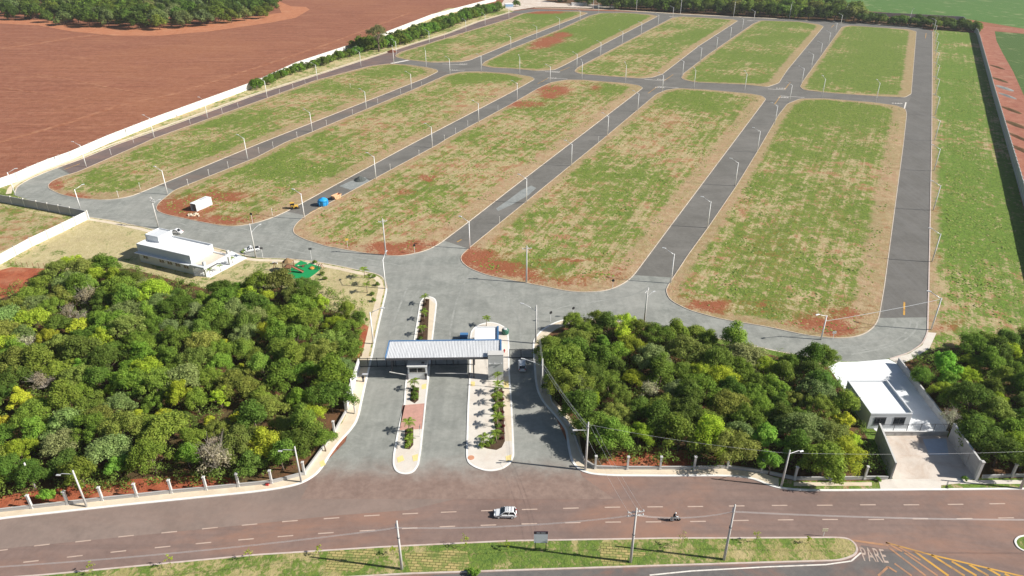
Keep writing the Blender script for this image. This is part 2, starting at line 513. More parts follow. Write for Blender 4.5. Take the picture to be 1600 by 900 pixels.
FURROW = -29
def m_field():
    m, nt, p = newmat('ploughed_red_earth')
    v = pos(nt)
    vr = mapped(nt, v, (.3, 5.0, 1), (0, 0, R(-FURROW)))
    st = noise(nt, vr, .1, 7, .7, .3)
    big = noise(nt, v, .007, 5, .6)
    mid = noise(nt, mapped(nt, v, (.35, 1, 1), (0, 0, R(-FURROW))), .09, 6, .7, .4)
    col = mix(nt, sstep(nt, st, .32, .68), (.195, .072, .042), (.315, .128, .078))
    col = mix(nt, mt(nt, 'MULTIPLY', sstep(nt, big, .45, .65), .6), col, (.32, .135, .070))
    col = mix(nt, mt(nt, 'MULTIPLY', sstep(nt, mid, .5, .72), .5), col, (.43, .21, .12))
    bands = noise(nt, mapped(nt, v, (.010, .20, 1), (0, 0, R(-FURROW))), 1.0, 5, .7)
    col = mix(nt, mt(nt, 'MULTIPLY', sstep(nt, bands, .5, .66), .3), col, (.42, .20, .115))
    col = mix(nt, mt(nt, 'MULTIPLY', sstep(nt, bands, .47, .3), .3), col, (.19, .065, .035))
    col = mix(nt, mt(nt, 'MULTIPLY', sstep(nt, noise(nt, v, .6, 5, .7), .5, .75), .4), col, (.15, .062, .035))
    col = mix(nt, mt(nt, 'MULTIPLY', sstep(nt, noise(nt, v, .28, 8, .8), .42, .68), .5), col, (.42, .205, .13))
    col = mix(nt, mt(nt, 'MULTIPLY', sstep(nt, noise(nt, v, .33, 8, .8, .5), .5, .7), .55), col, (.165, .062, .036))
    setp(nt, p, col, .95, .1, mt(nt, 'ADD', st, noise(nt, v, 1.4, 4)), .5, .4)
    return m
def m_crop(name, rot, a=(.055, .115, .028), b=(.12, .19, .06), tan=(.34, .33, .17), w=.9, tanlo=.52):
    m, nt, p = newmat(name)
    v = pos(nt)
    wv = nd(nt, 'ShaderNodeTexWave', {'Vector': mapped(nt, v, (1, 1, 1), (0, 0, rot)), 'Scale': w, 'Distortion': 1.6, 'Detail': 3.0, 'Detail Scale': .6}, wave_type='BANDS', bands_direction='X').outputs['Fac']
    n = noise(nt, v, .06, 6, .65)
    st = noise(nt, mapped(nt, v, (.5, .02, 1), (0, 0, rot)), .5, 5, .6)
    col = mix(nt, mt(nt, 'ADD', mt(nt, 'MULTIPLY', wv, .5), mt(nt, 'MULTIPLY', noise(nt, v, .8, 5, .7), .5)), a, b)
    col = mix(nt, mt(nt, 'MULTIPLY', sstep(nt, mt(nt, 'ADD', mt(nt, 'MULTIPLY', n, .6), mt(nt, 'MULTIPLY', st, .4)), tanlo, tanlo + .12), .7), col, tan)
    setp(nt, p, col, .95, .1, mt(nt, 'ADD', wv, noise(nt, v, .8, 4)), .5, .4)
    return m
def m_soil(name, a=(.43, .135, .068), b=(.29, .075, .038), c=(.50, .27, .16)):
    m, nt, p = newmat(name)
    v = pos(nt)
    n = noise(nt, v, .25, 7, .7, .5)
    col = mix(nt, sstep(nt, n, .35, .65), a, b)
    col = mix(nt, mt(nt, 'MULTIPLY', sstep(nt, noise(nt, v, .09, 6, .7), .5, .68), .5), col, c)
    f = noise(nt, v, 3.0, 5, .7)
    col = mix(nt, mt(nt, 'MULTIPLY', sstep(nt, f, .48, .75), .35), col, (.16, .075, .04))
    setp(nt, p, col, .95, .1, f, .6, .3)
    return m
M['field'] = m_field()
M['crop'] = m_crop('green_crop_rows', R(12))
M['crop_far'] = m_crop('far_pasture_rows', R(-14), (.065, .150, .035), (.125, .225, .062), (.34, .34, .18), .35, .53)
M['soil'] = m_soil('red_soil')
M['track'] = m_soil('orange_track', (.37, .165, .11), (.29, .11, .075), (.43, .25, .18))
M['dirt_track'] = m_soil('field_edge_track', (.50, .22, .12), (.42, .16, .08), (.56, .30, .18))
M['faint_track'] = m_soil('faint_wheel_track', (.40, .19, .11), (.28, .105, .058), (.47, .26, .16))
M['litter'] = m_soil('woodland_floor', (.17, .085, .045), (.085, .060, .028), (.10, .10, .04))
M['pale_ground'] = m_soil('pale_rubble_ground', (.70, .62, .54), (.55, .44, .35), (.78, .74, .68))
M['grass'] = m_grass('lot_grass', .505, rowrot=R(20))
M['grass_far'] = m_grass('far_lot_grass', .48, green=(.185, .250, .048), rowrot=R(25), vw=3.4)
M['grass_right'] = m_grass('right_lot_grass', .505, rowrot=R(6))
M['strip'] = m_grass('strip_grass', .445, green=(.165, .265, .042), rowrot=R(-6), vw=2.2)
M['lawn'] = m_grass('dry_lawn', .565, green=(.19, .24, .065), tan=(.46, .39, .20), pale=(.56, .48, .28), soil=(.44, .36, .2), verge=False)
M['turf'] = m_grass('median_turf', .455, green=(.165, .235, .045), dark=(.080, .140, .03), tan=(.36, .31, .14), pale=(.48, .39, .2), soil=(.30, .27, .1), verge=False)
M['verge'] = m_grass('verge_grass', .52, tan=(.50, .42, .22), pale=(.58, .5, .3), soil=(.5, .36, .2), verge=False)
def m_sod():
    m, nt, p = newmat('dry_sod_squares')
    v = pos(nt)
    br = nd(nt, 'ShaderNodeTexBrick', {'Vector': mapped(nt, v, (1, 1, 1), (0, 0, R(4))), 'Scale': 1.0, 'Mortar Size': .055, 'Brick Width': .95, 'Row Height': .5, 'Color1': (.44, .35, .15, 1), 'Color2': (.27, .28, .09, 1), 'Mortar': (.10, .11, .035, 1)})
    n = noise(nt, v, .45, 6, .7)
    col = mix(nt, mt(nt, 'MULTIPLY', sstep(nt, n, .5, .62), .85), br.outputs['Color'], (.13, .19, .045))
    col = mix(nt, mt(nt, 'MULTIPLY', sstep(nt, noise(nt, v, 2.6, 4, .7), .5, .75), .4), col, (.5, .36, .18))
    setp(nt, p, col, .95, .1, br.outputs['Fac'], .5, -.06)
    return m
M['sod'] = m_sod()

# ------------------------------------------------------------------ the ground
def pix(A):
    d = np.column_stack([A[:, 0], A[:, 1], np.full(len(A), -CAM_H)])
    zc = d[:, 1] * math.cos(PITCH) - d[:, 2] * math.sin(PITCH)
    u = d[:, 1] * math.sin(PITCH) + d[:, 2] * math.cos(PITCH)
    return 800 + FPX * d[:, 0] / zc, 450 - FPX * u / zc
def blots(lst):
    """bare or lush spots of the ground: centre, half width and half height as the photograph shows them"""
    def f(A, e):
        x, y = pix(A)
        r = np.zeros(len(A))
        for cx, cy, rx, ry, k in lst:
            q = ((x - cx) / rx) ** 2 + ((y - cy) / ry) ** 2
            r = np.maximum(r, k * np.exp(-q * .9))
        return r
    return f
def axes(poly):
    q = np.array([(p[0], p[1]) for p in poly])
    dd = np.roll(q, -1, 0) - q
    L = np.hypot(dd[:, 0], dd[:, 1])
    d = dd[L.argmax()] / L.max()
    return {'acr': lambda A, e: A @ np.array([-d[1], d[0]]), 'alg': lambda A, e: A @ d}
def sided(poly):
    f = axes(poly)['acr']
    q = f(np.array([(p[0], p[1]) for p in poly]), None)
    s = 1 if np.corrcoef(q, np.array([p[0] for p in poly]))[0, 1] > 0 else -1
    c, h = (q.max() + q.min()) / 2, (q.max() - q.min()) / 2
    return lambda A, e: e + 1.3 - 3.0 * np.clip(s * (f(A, e) - c) / h * 1.6, 0, 1)
zero = lambda A, e: np.zeros(len(A))
def edge(A, e): return e
GA = {'edge': edge, 'soil': zero, 'lush': zero}

sheet('ground', [(-9000, -3000), (9000, -3000), (9000, 12000), (-9000, 12000)], 0.0, M['field'])
sheet('inner_streets', W([(20, 304), (28, 290), (60, 272), (130, 246), (250, 199), (560, 96), (790, 19), (830, 14), (1110, 22), (1440, 40), (1462, 60), (1466, 520), (1440, 560), (1300, 580), (800, 600), (100, 360)]), .03, M['asphalt'])
left_street = [(24, 302), (27, 292), (45, 281), (70, 270), (100, 259), (130, 248), (180, 227), (280, 192), (400, 148.5), (560, 97), (650, 68), (700, 53), (749, 34), (800, 19)]
sheet('left_street', W([(95, 258)] + left_street[5:] + [(817, 21), (794, 31), (700, 60), (622, 84), (610, 104), (492, 128), (400, 162), (240, 219), (112, 274)]), .036, M['asphalt_red'], cell=0)
sheet('second_street', W([(255, 291), (400, 226), (665, 121), (682, 109), (700, 113), (700, 118), (645, 142), (487, 208), (400, 248), (273, 298)]), .036, M['asphalt_dust'])
sheet('right_street', W([(1382, 500), (1380, 450), (1411, 226), (1415, 170), (1424, 150), (1431, 52), (1436, 44), (1458, 48), (1458, 225), (1452, 450), (1452, 500)]), .036, M['asphalt_right'])
sheet('front_road', W([(20, 306), (26, 289), (60, 271), (90, 262.5), (111, 273), (140, 292), (255, 291), (273, 298), (300, 325), (444, 330), (478, 337), (520, 352), (696, 377), (733, 389), (800, 405), (991, 430), (1051, 434), (1100, 460), (1374, 497), (1449, 496), (1462, 520), (1440, 555), (1310, 580), (1160, 550), (1005, 520), (900, 507), (852, 530), (845, 600), (910, 745), (960, 780), (470, 780), (490, 742), (540, 690), (596, 480), (600, 440), (480, 413), (350, 398), (130, 346), (60, 322)]), .042, M['gravel'])
sheet('avenue', [(-320, 20), (320, 20), (320, 97.2), (-320, 97.2)], .030, M['avenue'])
ave_kerb_l = [(-260, 853), (-120, 831), (0, 812), (100, 801), (200, 790), (300, 780), (400, 770), (450, 762.5), (475, 755), (495, 742.5), (507, 727.5), (517, 710), (532, 690), (547, 675), (560, 657), (570, 610), (580, 567), (592, 510), (606, 450), (601, 435), (590, 428), (565, 423), (533, 416), (507, 411), (480, 407), (450, 404), (400, 403), (357, 392.5), (300, 377), (232, 356.5), (175, 344.5), (140, 339.5)]
sheet('worn_lane', W([(-200, 878), (0, 858), (200, 838.5), (400, 818.5), (520, 806), (640, 797), (720, 778), (640, 764), (520, 760), (475, 756), (400, 770), (200, 790), (0, 813), (-200, 843)]), .036, M['gravel_lane'])
sheet('service_road', W([(-300, 960), (300, 915), (800, 893), (1050, 886), (1200, 882.5), (1312, 877), (1345, 866), (1345, 852), (1450, 868), (1610, 905), (1900, 985), (1000, 1100)]), .036, M['service'])

# --- land either side, and its kerbs
west_out = W(ave_kerb_l) + W([(100, 329), (60, 317), (20, 305)]) + W(left_street)[0:] + W([(820, 6), (700, 13), (575, 63), (400, 134), (250, 191), (111, 250), (0, 294), (-130, 350), (-330, 640), (-360, 860)])
west = round_poly(west_out, 2.0)
sheet('west_land', west, .12, M['verge'], cell=3.0, attrs={'edge': edge, 'lush': blots([(20, 300, 40, 12, .5), (470, 450, 60, 30, .15)]), 'soil': zero})
K1 = round_poly(W(ave_kerb_l), 2.5, closed=False)
ia = min(range(len(K1)), key=lambda i: (K1[i] - W([(606, 450)])[0]).length)
strip('avenue_kerb', K1[:ia + 1], 0, .42, 0, .15, M['kerb_white'])
strip('front_kerb', K1[ia:], 0, .35, 0, .148, M['kerb'])
K2 = round_poly(W(left_street), 3, closed=False)
strip('left_street_kerb', K2, 0, .35, 0, .15, M['kerb'])
strip('left_street_pavement', K2, 1.2, 2.9, .10, .142, M['walk'])
ave_kerb_r = [(2000, 766), (1800, 766), (1600, 765.5), (1300, 768), (1250, 767.5), (1217, 764), (1200, 759), (1182, 751), (1162, 746.5), (1125, 744.7), (1050, 745), (960, 744.7), (925, 742.5), (905, 736), (892, 722), (887, 700), (884, 675), (880, 667), (867, 650), (850, 632), (840, 615), (836, 597), (832, 545), (833, 532), (839, 523), (847, 515), (862, 506), (878, 500), (893, 498), (940, 500), (1005, 506), (1080, 519), (1160, 537), (1225, 551), (1310, 565), (1340, 565.5), (1365, 564.5), (1387, 561.5), (1420, 551), (1440, 537), (1448, 520), (1450, 449), (1455, 225), (1456.5, 50)]
K3 = round_poly(W(ave_kerb_r), 2.0, closed=False)
east = K3 + W([(1460, 47), (1529, 52), (1551, 148), (1573, 223), (1600, 330), (1668, 560), (1900, 700)])
sheet('east_land', east, .12, M['strip'], cell=3.0, bump=.1, attrs={'edge': lambda A, e: edge_dist(A, K3, False) + np.where(A[:, 1] < 140, 9, 0), **axes(W([(1572, 223), (1551, 148)])), 'lush': blots([(1500, 250, 30, 300, .25)]), 'soil': blots([(1475, 512, 22, 9, .9), (1500, 505, 20, 6, .6), (1465, 262, 6, 8, .6), (1468, 330, 8, 8, .6), (1466, 400, 8, 10, .6)])})
ib = min(range(len(K3)), key=lambda i: (K3[i] - W([(893, 498)])[0]).length)
ic = min(range(len(K3)), key=lambda i: (K3[i] - W([(1310, 565)])[0]).length)
idd = min(range(len(K3)), key=lambda i: (K3[i] - W([(1390, 561)])[0]).length)
strip('avenue_kerb', K3[:ib + 1], -.42, 0, 0, .15, M['kerb_white'])
strip('front_kerb', K3[ib:ic + 1], -.35, 0, 0, .148, M['kerb'])
strip('right_street_kerb', K3[idd:], -.32, 0, 0, .15, M['kerb_lav'])
north = W([(800, 16.5), (840, 12.3), (960, 15.8), (1064, 22.5), (1146, 26.5), (1280, 33), (1419, 42), (1462, 47), (1530, 50), (1529, 42), (1335, 22), (1180, 3), (820, -12)])
sheet('north_land', north, .12, M['litter'], cell=0)
kn = W([(835, 12.5), (960, 15.8), (1064, 22.5), (1146, 26.5), (1280, 33), (1419, 42), (1440, 44.5)])
strip('back_street_kerb', kn, 0, 3.2, 0, .16, M['walk'])
sheet('rubble_yard', W([(782, 9), (800, 17), (838, 11), (905, 12), (960, 14), (960, 9), (870, 5), (830, -4), (790, -4)]), .16, M['pale_ground'])

# --- lots: kerbed islands of rough grass
LOTS = {
 'B1': [(74, 290), (82.5, 282), (100, 275), (120, 269.5), (215, 228), (240, 216.5), (400, 159.5), (492, 126), (575, 104), (608, 99.5), (640, 101.5), (668, 105.5), (683, 109), (685, 112), (665, 122), (407, 224), (260, 285), (207, 306.5), (185, 311), (162, 313), (125, 310.5), (95, 304.5), (77, 296)],
 'B2': [(243.5, 325), (247, 318), (272, 297.5), (400, 246.5), (447, 222), (487, 206.5), (645, 140.5), (698, 117), (722, 112.3), (750, 112), (800, 115), (830, 120), (836, 124), (800, 144), (645, 224.5), (525, 289), (450, 330), (425, 341), (398, 349.5), (372, 354), (350, 354), (312, 347), (262, 336.5), (246, 331)],
 'B3': [(457, 360), (462, 350), (477, 337.5), (685, 225.5), (697, 217.5), (800, 162), (842, 137.5), (861, 129), (885, 124.8), (912, 125), (975, 130), (998, 133.5), (1005, 137.5), (892, 224), (800, 294.5), (732, 347.5), (687, 381.5), (668, 391.5), (645, 397.5), (620, 401), (575, 397), (512, 386), (475, 374.5), (460, 366.5)],
 'B4': [(719, 402), (725, 394.5), (736, 385), (800, 333), (932, 225.5), (1025, 147.5), (1040, 141), (1060, 138), (1112, 141), (1175, 147), (1191, 150), (1197, 155), (1146, 223), (1050, 351), (992, 429), (980, 440.5), (962, 450), (942, 456), (909, 457.3), (885, 455.5), (847, 447.5), (800, 439), (762, 431), (733, 420), (721, 410)],
 'B5': [(1039.5, 455), (1044, 445), (1075, 398), (1105, 357), (1150, 291), (1183, 237), (1216, 180), (1230, 162.5), (1250, 154.5), (1287, 154), (1362, 160), (1400, 165), (1415, 170.5), (1417, 178), (1412, 224.5), (1382, 450), (1374, 497), (1367, 511), (1350, 523.5), (1325, 529), (1298, 529), (1262, 525), (1200, 511.5), (1125, 499), (1075, 485), (1046, 469.5)],
 'C1': [(617, 87), (625, 82), (700, 58.5), (794, 30), (815, 21.5), (838, 18), (862, 17.5), (905, 18), (919, 20.5), (820, 59), (735, 94), (720, 97), (675, 98.2), (637, 94), (620, 90)],
 'C2': [(752, 102.5), (757, 97), (800, 76), (875, 46), (920, 25), (937, 20.6), (975, 20), (1016, 22.8), (1028, 25.5), (957, 62), (882, 102), (866, 109.5), (837, 111), (800, 107.3), (768, 106)],
 'C3': [(897, 112), (902, 106), (940, 86), (1050, 28), (1064, 26), (1100, 27.5), (1146, 30.6), (1153, 32.5), (1092, 72), (1035, 116), (1019, 121.3), (1000, 123), (950, 119.5), (906, 115.8)],
 'C4': [(1064, 122), (1068, 115), (1107, 85), (1177, 37), (1189, 32.3), (1250, 34), (1279, 38), (1287, 41.5), (1230, 110), (1217, 130), (1199, 136.3), (1162, 132.3), (1087, 129), (1070, 125.5)],
 'C5': [(1250, 136), (1253, 129), (1315, 42.5), (1328, 40), (1420, 46), (1432, 49.5), (1424, 147), (1414, 152.5), (1375, 151), (1300, 146), (1256, 141)],
}
SOIL = {
 'B1': [(86, 290, 12, 7, .9), (115, 307, 26, 5, .7)],
 'B2': [(290, 325, 42, 14, 1.0), (345, 308, 40, 9, .75), (262, 333, 16, 6, .9), (345, 345, 45, 6, .75), (375, 296, 20, 6, .4), (400, 338, 40, 6, .4)],
 'B3': [(600, 386, 26, 6, .9), (655, 384, 34, 6, .8), (620, 396, 34, 5, 1.0), (668, 278, 12, 5, .75), (632, 300, 14, 5, .65), (865, 142, 22, 7, 1.0), (858, 150, 14, 4, .9), (815, 163, 34, 5, .75), (930, 137, 10, 6, .6), (560, 312, 20, 5, .4), (520, 382, 50, 7, .45), (700, 360, 26, 8, .35)],
 'B4': [(745, 405, 26, 14, 1.0), (775, 420, 32, 10, .9), (822, 428, 26, 9, .75), (880, 408, 50, 4, .65), (770, 398, 30, 6, .6), (880, 440, 70, 10, .5), (960, 425, 26, 16, .4), (740, 392, 20, 8, .6), (890, 300, 60, 16, .22), (1040, 190, 40, 12, .25)],
 'B5': [(1110, 478, 30, 8, .9), (1080, 470, 20, 8, .5), (1280, 505, 46, 9, .75), (1305, 515, 30, 9, .85), (1170, 490, 30, 5, .5), (1245, 330, 10, 30, .3), (1180, 480, 80, 14, .4), (1320, 490, 40, 16, .5), (1200, 400, 60, 50, .3), (1300, 320, 30, 60, .25), (1385, 350, 8, 90, .35)],
 'C2': [(848, 69, 15, 5, 1.0), (862, 63, 17, 5, 1.0), (878, 55, 12, 4, .9), (835, 75, 14, 3, .6)], 'C1': [(850, 19, 30, 2.5, .9)],
}
LUSH = {'B1': [(140, 270, 30, 10, .5), (350, 185, 70, 12, .2)], 'B2': [(450, 268, 80, 24, .45), (348, 302, 9, 4, 1.2), (760, 118, 60, 8, .5)],
        'B3': [(560, 350, 60, 14, .5), (700, 300, 60, 20, .25), (960, 140, 40, 8, .5)], 'B4': [(1060, 160, 120, 20, .4), (960, 330, 30, 30, .3), (830, 400, 90, 20, .25)],
        'B5': [(1290, 170, 90, 12, .6), (1370, 400, 30, 90, .3), (1300, 190, 80, 40, .3)], 'C2': [(940, 50, 40, 22, .55)], 'C1': [(860, 25, 60, 8, .4)], 'C5': [(1360, 95, 40, 50, .35)], 'C4': [(1220, 60, 40, 30, .2)], 'C3': [(1090, 45, 50, 20, .2)]}
LOTP = {}
WET = {'B1': .1, 'B2': .08, 'B3': -.08, 'B4': .05, 'B5': .08, 'C1': .05, 'C2': .2, 'C3': .05, 'C4': .18, 'C5': .22}
for k, pts in LOTS.items():
    far = k[0] == 'C'
    p = round_poly(W(pts), 2.5)
    if area(p) < 0: p = p[::-1]
    LOTP[k] = p
    mat = M['grass_far'] if far else M['grass_right'] if k in ('B4', 'B5') else M['grass']
    sheet('grass_lot', offset_line(p, .2, True), .13, mat, cell=3.2 if not far else 5.0, bump=.16, attrs={'edge': sided(p), 'soil': blots([(a, b, c * 1.3, d * 1.35, min(1.0, e_ * 1.1)) for a, b, c, d, e_ in SOIL.get(k, [(0, 0, 1, 1, 0)])]), 'lush': lambda A, e, k=k: blots(LUSH.get(k, [(0, 0, 1, 1, 0)]))(A, e) + WET[k], **axes(p)})
    strip('lot_kerb', p, 0, .20, 0, .175, M['kerb'], closed=True)

# --- median, islands, traffic island
def island(name, pts, top, kerb, w=.3, r=1.5):
    p = round_poly(W(pts), r)
    if area(p) < 0: p = p[::-1]
    sheet(name, offset_line(p, w * .5, True), .13, top, cell=2.0 if top in (M['turf'],) else 0, attrs=GA if top is M['turf'] else None)
    strip(name + '_kerb', p, 0, w, 0, .15, kerb, closed=True)
    return p
island('grass_median', [(-260, 922), (72, 897.5), (400, 866.5), (600, 854), (800, 844.5), (1050, 840.5), (1200, 840), (1312, 839.3), (1328, 842), (1339, 852), (1341, 862), (1335, 870), (1312, 877.5), (1200, 880.5), (1050, 885), (800, 893), (640, 898), (400, 912), (0, 945), (-260, 965)], M['turf'], M['kerb_lav'], .3)
island('traffic_island', [(1583, 846), (1590, 838), (1620, 834), (1700, 834), (1700, 872), (1610, 866), (1590, 858)], M['turf'], M['kerb_white'], .28, .8)
isl_l = island('entry_island', [(633, 599), (631, 631), (620, 679), (614, 712), (613.5, 726), (617, 736), (625, 741), (636, 742), (647, 738), (654.5, 727), (658.5, 703), (666, 629), (670.8, 589), (676, 534), (683, 474), (680, 466.5), (671, 463.3), (661, 465.5), (656, 473), (646, 534)], M['walk_pale'], M['kerb_white'], .35, .8)
isl_r = island('gate_island', [(733, 589), (730.3, 637), (728.4, 700), (728.2, 714), (731, 724), (741, 731), (757, 736.5), (770, 737), (785, 733.7), (798, 725), (803.6, 712), (803, 690), (800, 627), (796.4, 580), (796, 540), (794.5, 521), (789, 511.5), (779, 506), (766, 503.3), (752.5, 506), (741, 511.5), (735.5, 519), (733.8, 530)], M['walk_pale'], M['kerb_white'], .35, .8)
sheet('red_paving', W([(629.5, 634), (663.5, 631), (659.5, 671), (624, 673)]), .150, M['pavers_red'])
sheet('cream_path', W([(663, 540), (673.5, 540), (680.5, 476), (671, 468)]), .136, M['walk'])
sheet('cream_path', W([(786, 590), (795, 588), (800, 650), (801, 690), (789.5, 690)]), .136, M['walk'])
for q in ([(620, 716), (629, 712), (632, 720), (622, 724)], [(644, 713), (653, 710), (653, 720), (646, 722)], [(736, 597), (742, 597), (742, 604), (736, 604)], [(787, 597), (794, 596), (795, 606), (788, 606)], [(659, 602), (666, 600), (666, 608), (659, 609)], [(790, 714), (799, 711), (799, 720), (791, 721)], [(499, 723), (506, 719), (509, 727), (502, 731)]):
    sheet('tactile_paving', W(q), .152, M['tactile'])
sheet('planting_bed', W([(766, 618), (785, 606), (789, 690), (784, 700), (776, 704), (762, 702), (748, 697), (752, 694), (766, 690), (776, 676), (772, 662), (776, 648), (768, 640), (774, 630)]), .165, M['soil_bed'])
sheet('planting_bed', W([(642, 608), (655, 606), (654, 626), (648, 631), (641, 627)]), .165, M['soil_bed'])
sheet('planting_bed', W([(633, 672), (646, 668), (646, 696), (640, 703), (632, 702)]), .165, M['soil_bed'])
sheet('planting_bed', W([(662, 468), (671, 468), (668, 534), (651, 534)]), .165, M['soil_bed'])

# --- pavements beside the entry and the avenue
strip('pavement', K1[:ia - 8], .42, 2.7, .10, .146, M['walk'])
iw = [i for i, p in enumerate(K1) if i >= ia - 6]
strip('pavement', K1[ia - 10:], .9, 2.4, .10, .147, M['walk'])
jr = min(range(len(K3)), key=lambda i: (K3[i] - W([(1217, 764)])[0]).length)
strip('pavement', K3[jr:ib + 6], -2.5, -.42, .10, .146, M['walk'])
sheet('pavement', W([(1240, 760), (1362, 760), (1362, 754.5), (1240, 754.5)]), .143, M['walk'])
sheet('pavement', W([(1500, 757), (1900, 757), (1900, 751), (1500, 751)]), .143, M['walk_pale'])
sheet('driveway', W([(1376, 767), (1374, 757), (1372, 751.5), (1395, 749), (1530, 746), (1500, 756), (1470, 759), (1470, 767)]), .149, M['walk_pale'])
sheet('pavement', W([(1390, 562), (1421, 553), (1441, 540), (1450, 520), (1463, 521), (1452, 545), (1425, 562), (1404, 570)]), .147, M['walk_pale'])
sheet('woodland_floor', W([(-260, 835), (0, 797), (372, 761), (424, 756), (476, 742), (522, 678), (541, 645), (562, 575), (572, 520), (560, 500), (540, 495), (505, 480), (440, 450), (320, 452), (205, 420), (90, 425), (-60, 480), (-300, 640)]), .135, M['litter'])
sheet('woodland_floor', W([(838, 560), (846, 528), (896, 504), (1005, 514), (1160, 546), (1296, 574), (1390, 752), (1240, 752), (1190, 741), (1136, 733), (930, 733), (912, 722), (905, 690), (850, 618)]), .135, M['litter'])
sheet('woodland_floor', W([(1404, 572), (1440, 556), (1470, 545), (1600, 540), (1900, 540), (1900, 748), (1532, 748), (1486, 680)]), .135, M['litter'])
sheet('bare_soil', W([(-80, 447), (18, 418), (80, 421), (70, 440), (0, 468), (-80, 500)]), .145, M['soil'])
sheet('bare_soil', W([(-120, 812), (0, 796), (160, 780), (300, 766), (372, 759), (372, 748), (300, 744), (200, 750), (100, 762), (0, 776), (-120, 790)]), .145, M['soil'])
sheet('bare_soil', W([(935, 731), (1085, 731), (1075, 705), (1000, 697), (960, 712)]), .145, M['soil'])
sheet('bare_soil', W([(566, 505), (577, 512), (568, 545), (560, 560), (554, 540)]), .145, M['soil'])
sheet('office_lawn', W([(139, 343), (232, 360), (300, 381), (357, 396), (400, 407), (480, 411), (507, 415), (565, 427), (590, 434), (596, 446), (584, 480), (575, 505), (540, 494), (500, 478), (440, 448), (320, 450), (205, 418), (90, 422), (20, 414), (60, 385)]), .139, M['lawn'], cell=2.5, attrs=GA)
sheet('walled_field', W([(-120, 300), (0, 322), (112, 344), (60, 370), (-120, 440)]), .133, M['grass'], cell=3.0, attrs={'edge': lambda A, e: e + 9, 'lush': zero, 'soil': zero})
# far fields and tracks
sheet('crop_field', W([(1554, 49), (1556, 62), (1566, 82), (1582, 110), (1600, 150), (1650, 300), (1900, 900), (3000, 900), (2600, 120), (1600, 53)]), .05, M['crop'])
sheet('crop_field', W([(1100, -60), (1130, 1), (1250, 10), (1500, 28), (1600, 45), (2600, 100), (4000, -60)]), .05, M['crop_far'])
sheet('red_track', W([(1529, 52), (1529, 40), (1600, 46), (2600, 102), (2600, 112), (1600, 52), (1554, 48), (1557, 64), (1567, 84), (1583, 112), (1601, 152), (1660, 320), (1900, 980), (1800, 980), (1640, 480), (1600, 330), (1574, 223), (1552, 148)]), .06, M['track'])
sheet('field_track', W([(-100, 41), (0, 37), (60, 40), (110, 49), (180, 56), (250, 56), (330, 49), (420, 36), (462, 28), (484, 15), (478, 11), (455, 10), (430, 0), (440, 20), (400, 25), (300, 40), (200, 44), (120, 38), (40, 29), (-100, 31)]), .08, M['dirt_track'])
for q, wd in (([(-60, 236), (0, 222), (100, 194), (200, 160), (262, 150), (330, 128), (400, 106), (520, 66), (640, 20)], 3.0), ([(50, 115), (110, 124), (170, 137), (232, 147)], 1.6), ([(0, 76), (60, 68), (110, 59), (160, 54)], 5.0), ([(0, 137), (80, 148), (160, 157)], 1.2)):
    strip('wheel_track', round_poly(W(q), 8, closed=False), -wd / 2, wd / 2, .02, .06, M['faint_track'])
# sod and gravel patches
def ragged(pts, amp, step=.7):
    pts = [Vector(p) for p in pts]
    out = []
    for i, p in enumerate(pts):
        q = pts[(i + 1) % len(pts)]
        k = max(1, int((q - p).length / step))
        out += [p.lerp(q, t / k) + Vector((rng.uniform(-amp, amp), rng.uniform(-amp, amp))) for t in range(k)]
    return out
for q in ([(512, 863), (580, 859), (590, 866), (560, 893), (507, 896)], [(634, 864), (700, 861), (730, 862), (736, 880), (722, 894), (644, 895), (636, 880)], [(938, 848), (956, 848), (984, 860), (1010, 864), (1008, 869), (982, 872), (978, 882), (942, 884)]):
    sheet('dry_sod', ragged(W(q), .22), .142, M['sod'])
# tyre marks on the front road
for pts, wd in (([(1400, 498), (1396, 515), (1380, 530), (1345, 541), (1300, 545)], .5), ([(1434, 498), (1432, 515), (1415, 532), (1380, 545), (1330, 554)], .45), ([(1424, 500), (1418, 520), (1390, 538), (1340, 549)], .4), ([(1020, 445), (990, 462), (940, 470), (880, 478), (830, 500)], .5), ([(600, 560), (612, 510), (628, 470), (640, 440)], .5), ([(620, 560), (632, 515), (645, 480)], .4), ([(700, 560), (705, 500), (720, 450), (740, 420)], .5), ([(815, 545), (812, 500), (790, 460), (740, 430)], .45), ([(230, 330), (300, 356), (380, 372), (470, 395), (600, 418)], .5), ([(330, 345), (420, 368), (520, 395), (640, 418)], .45)):
    P = round_poly(W(pts), 8, closed=False, n=6)
    strip('tyre_marks', P, -wd / 2, wd / 2, .0445, .047, M['tyre'])
sheet('gravel_spill', W([(530, 291), (548, 283), (570, 277), (578, 283), (566, 291), (548, 297)]), .052, M['gravel_pale'])
sheet('gravel_spill', W([(795, 312), (815, 297), (830, 290), (838, 294), (826, 305), (800, 320), (778, 330), (775, 326)]), .052, M['gravel_pale'])

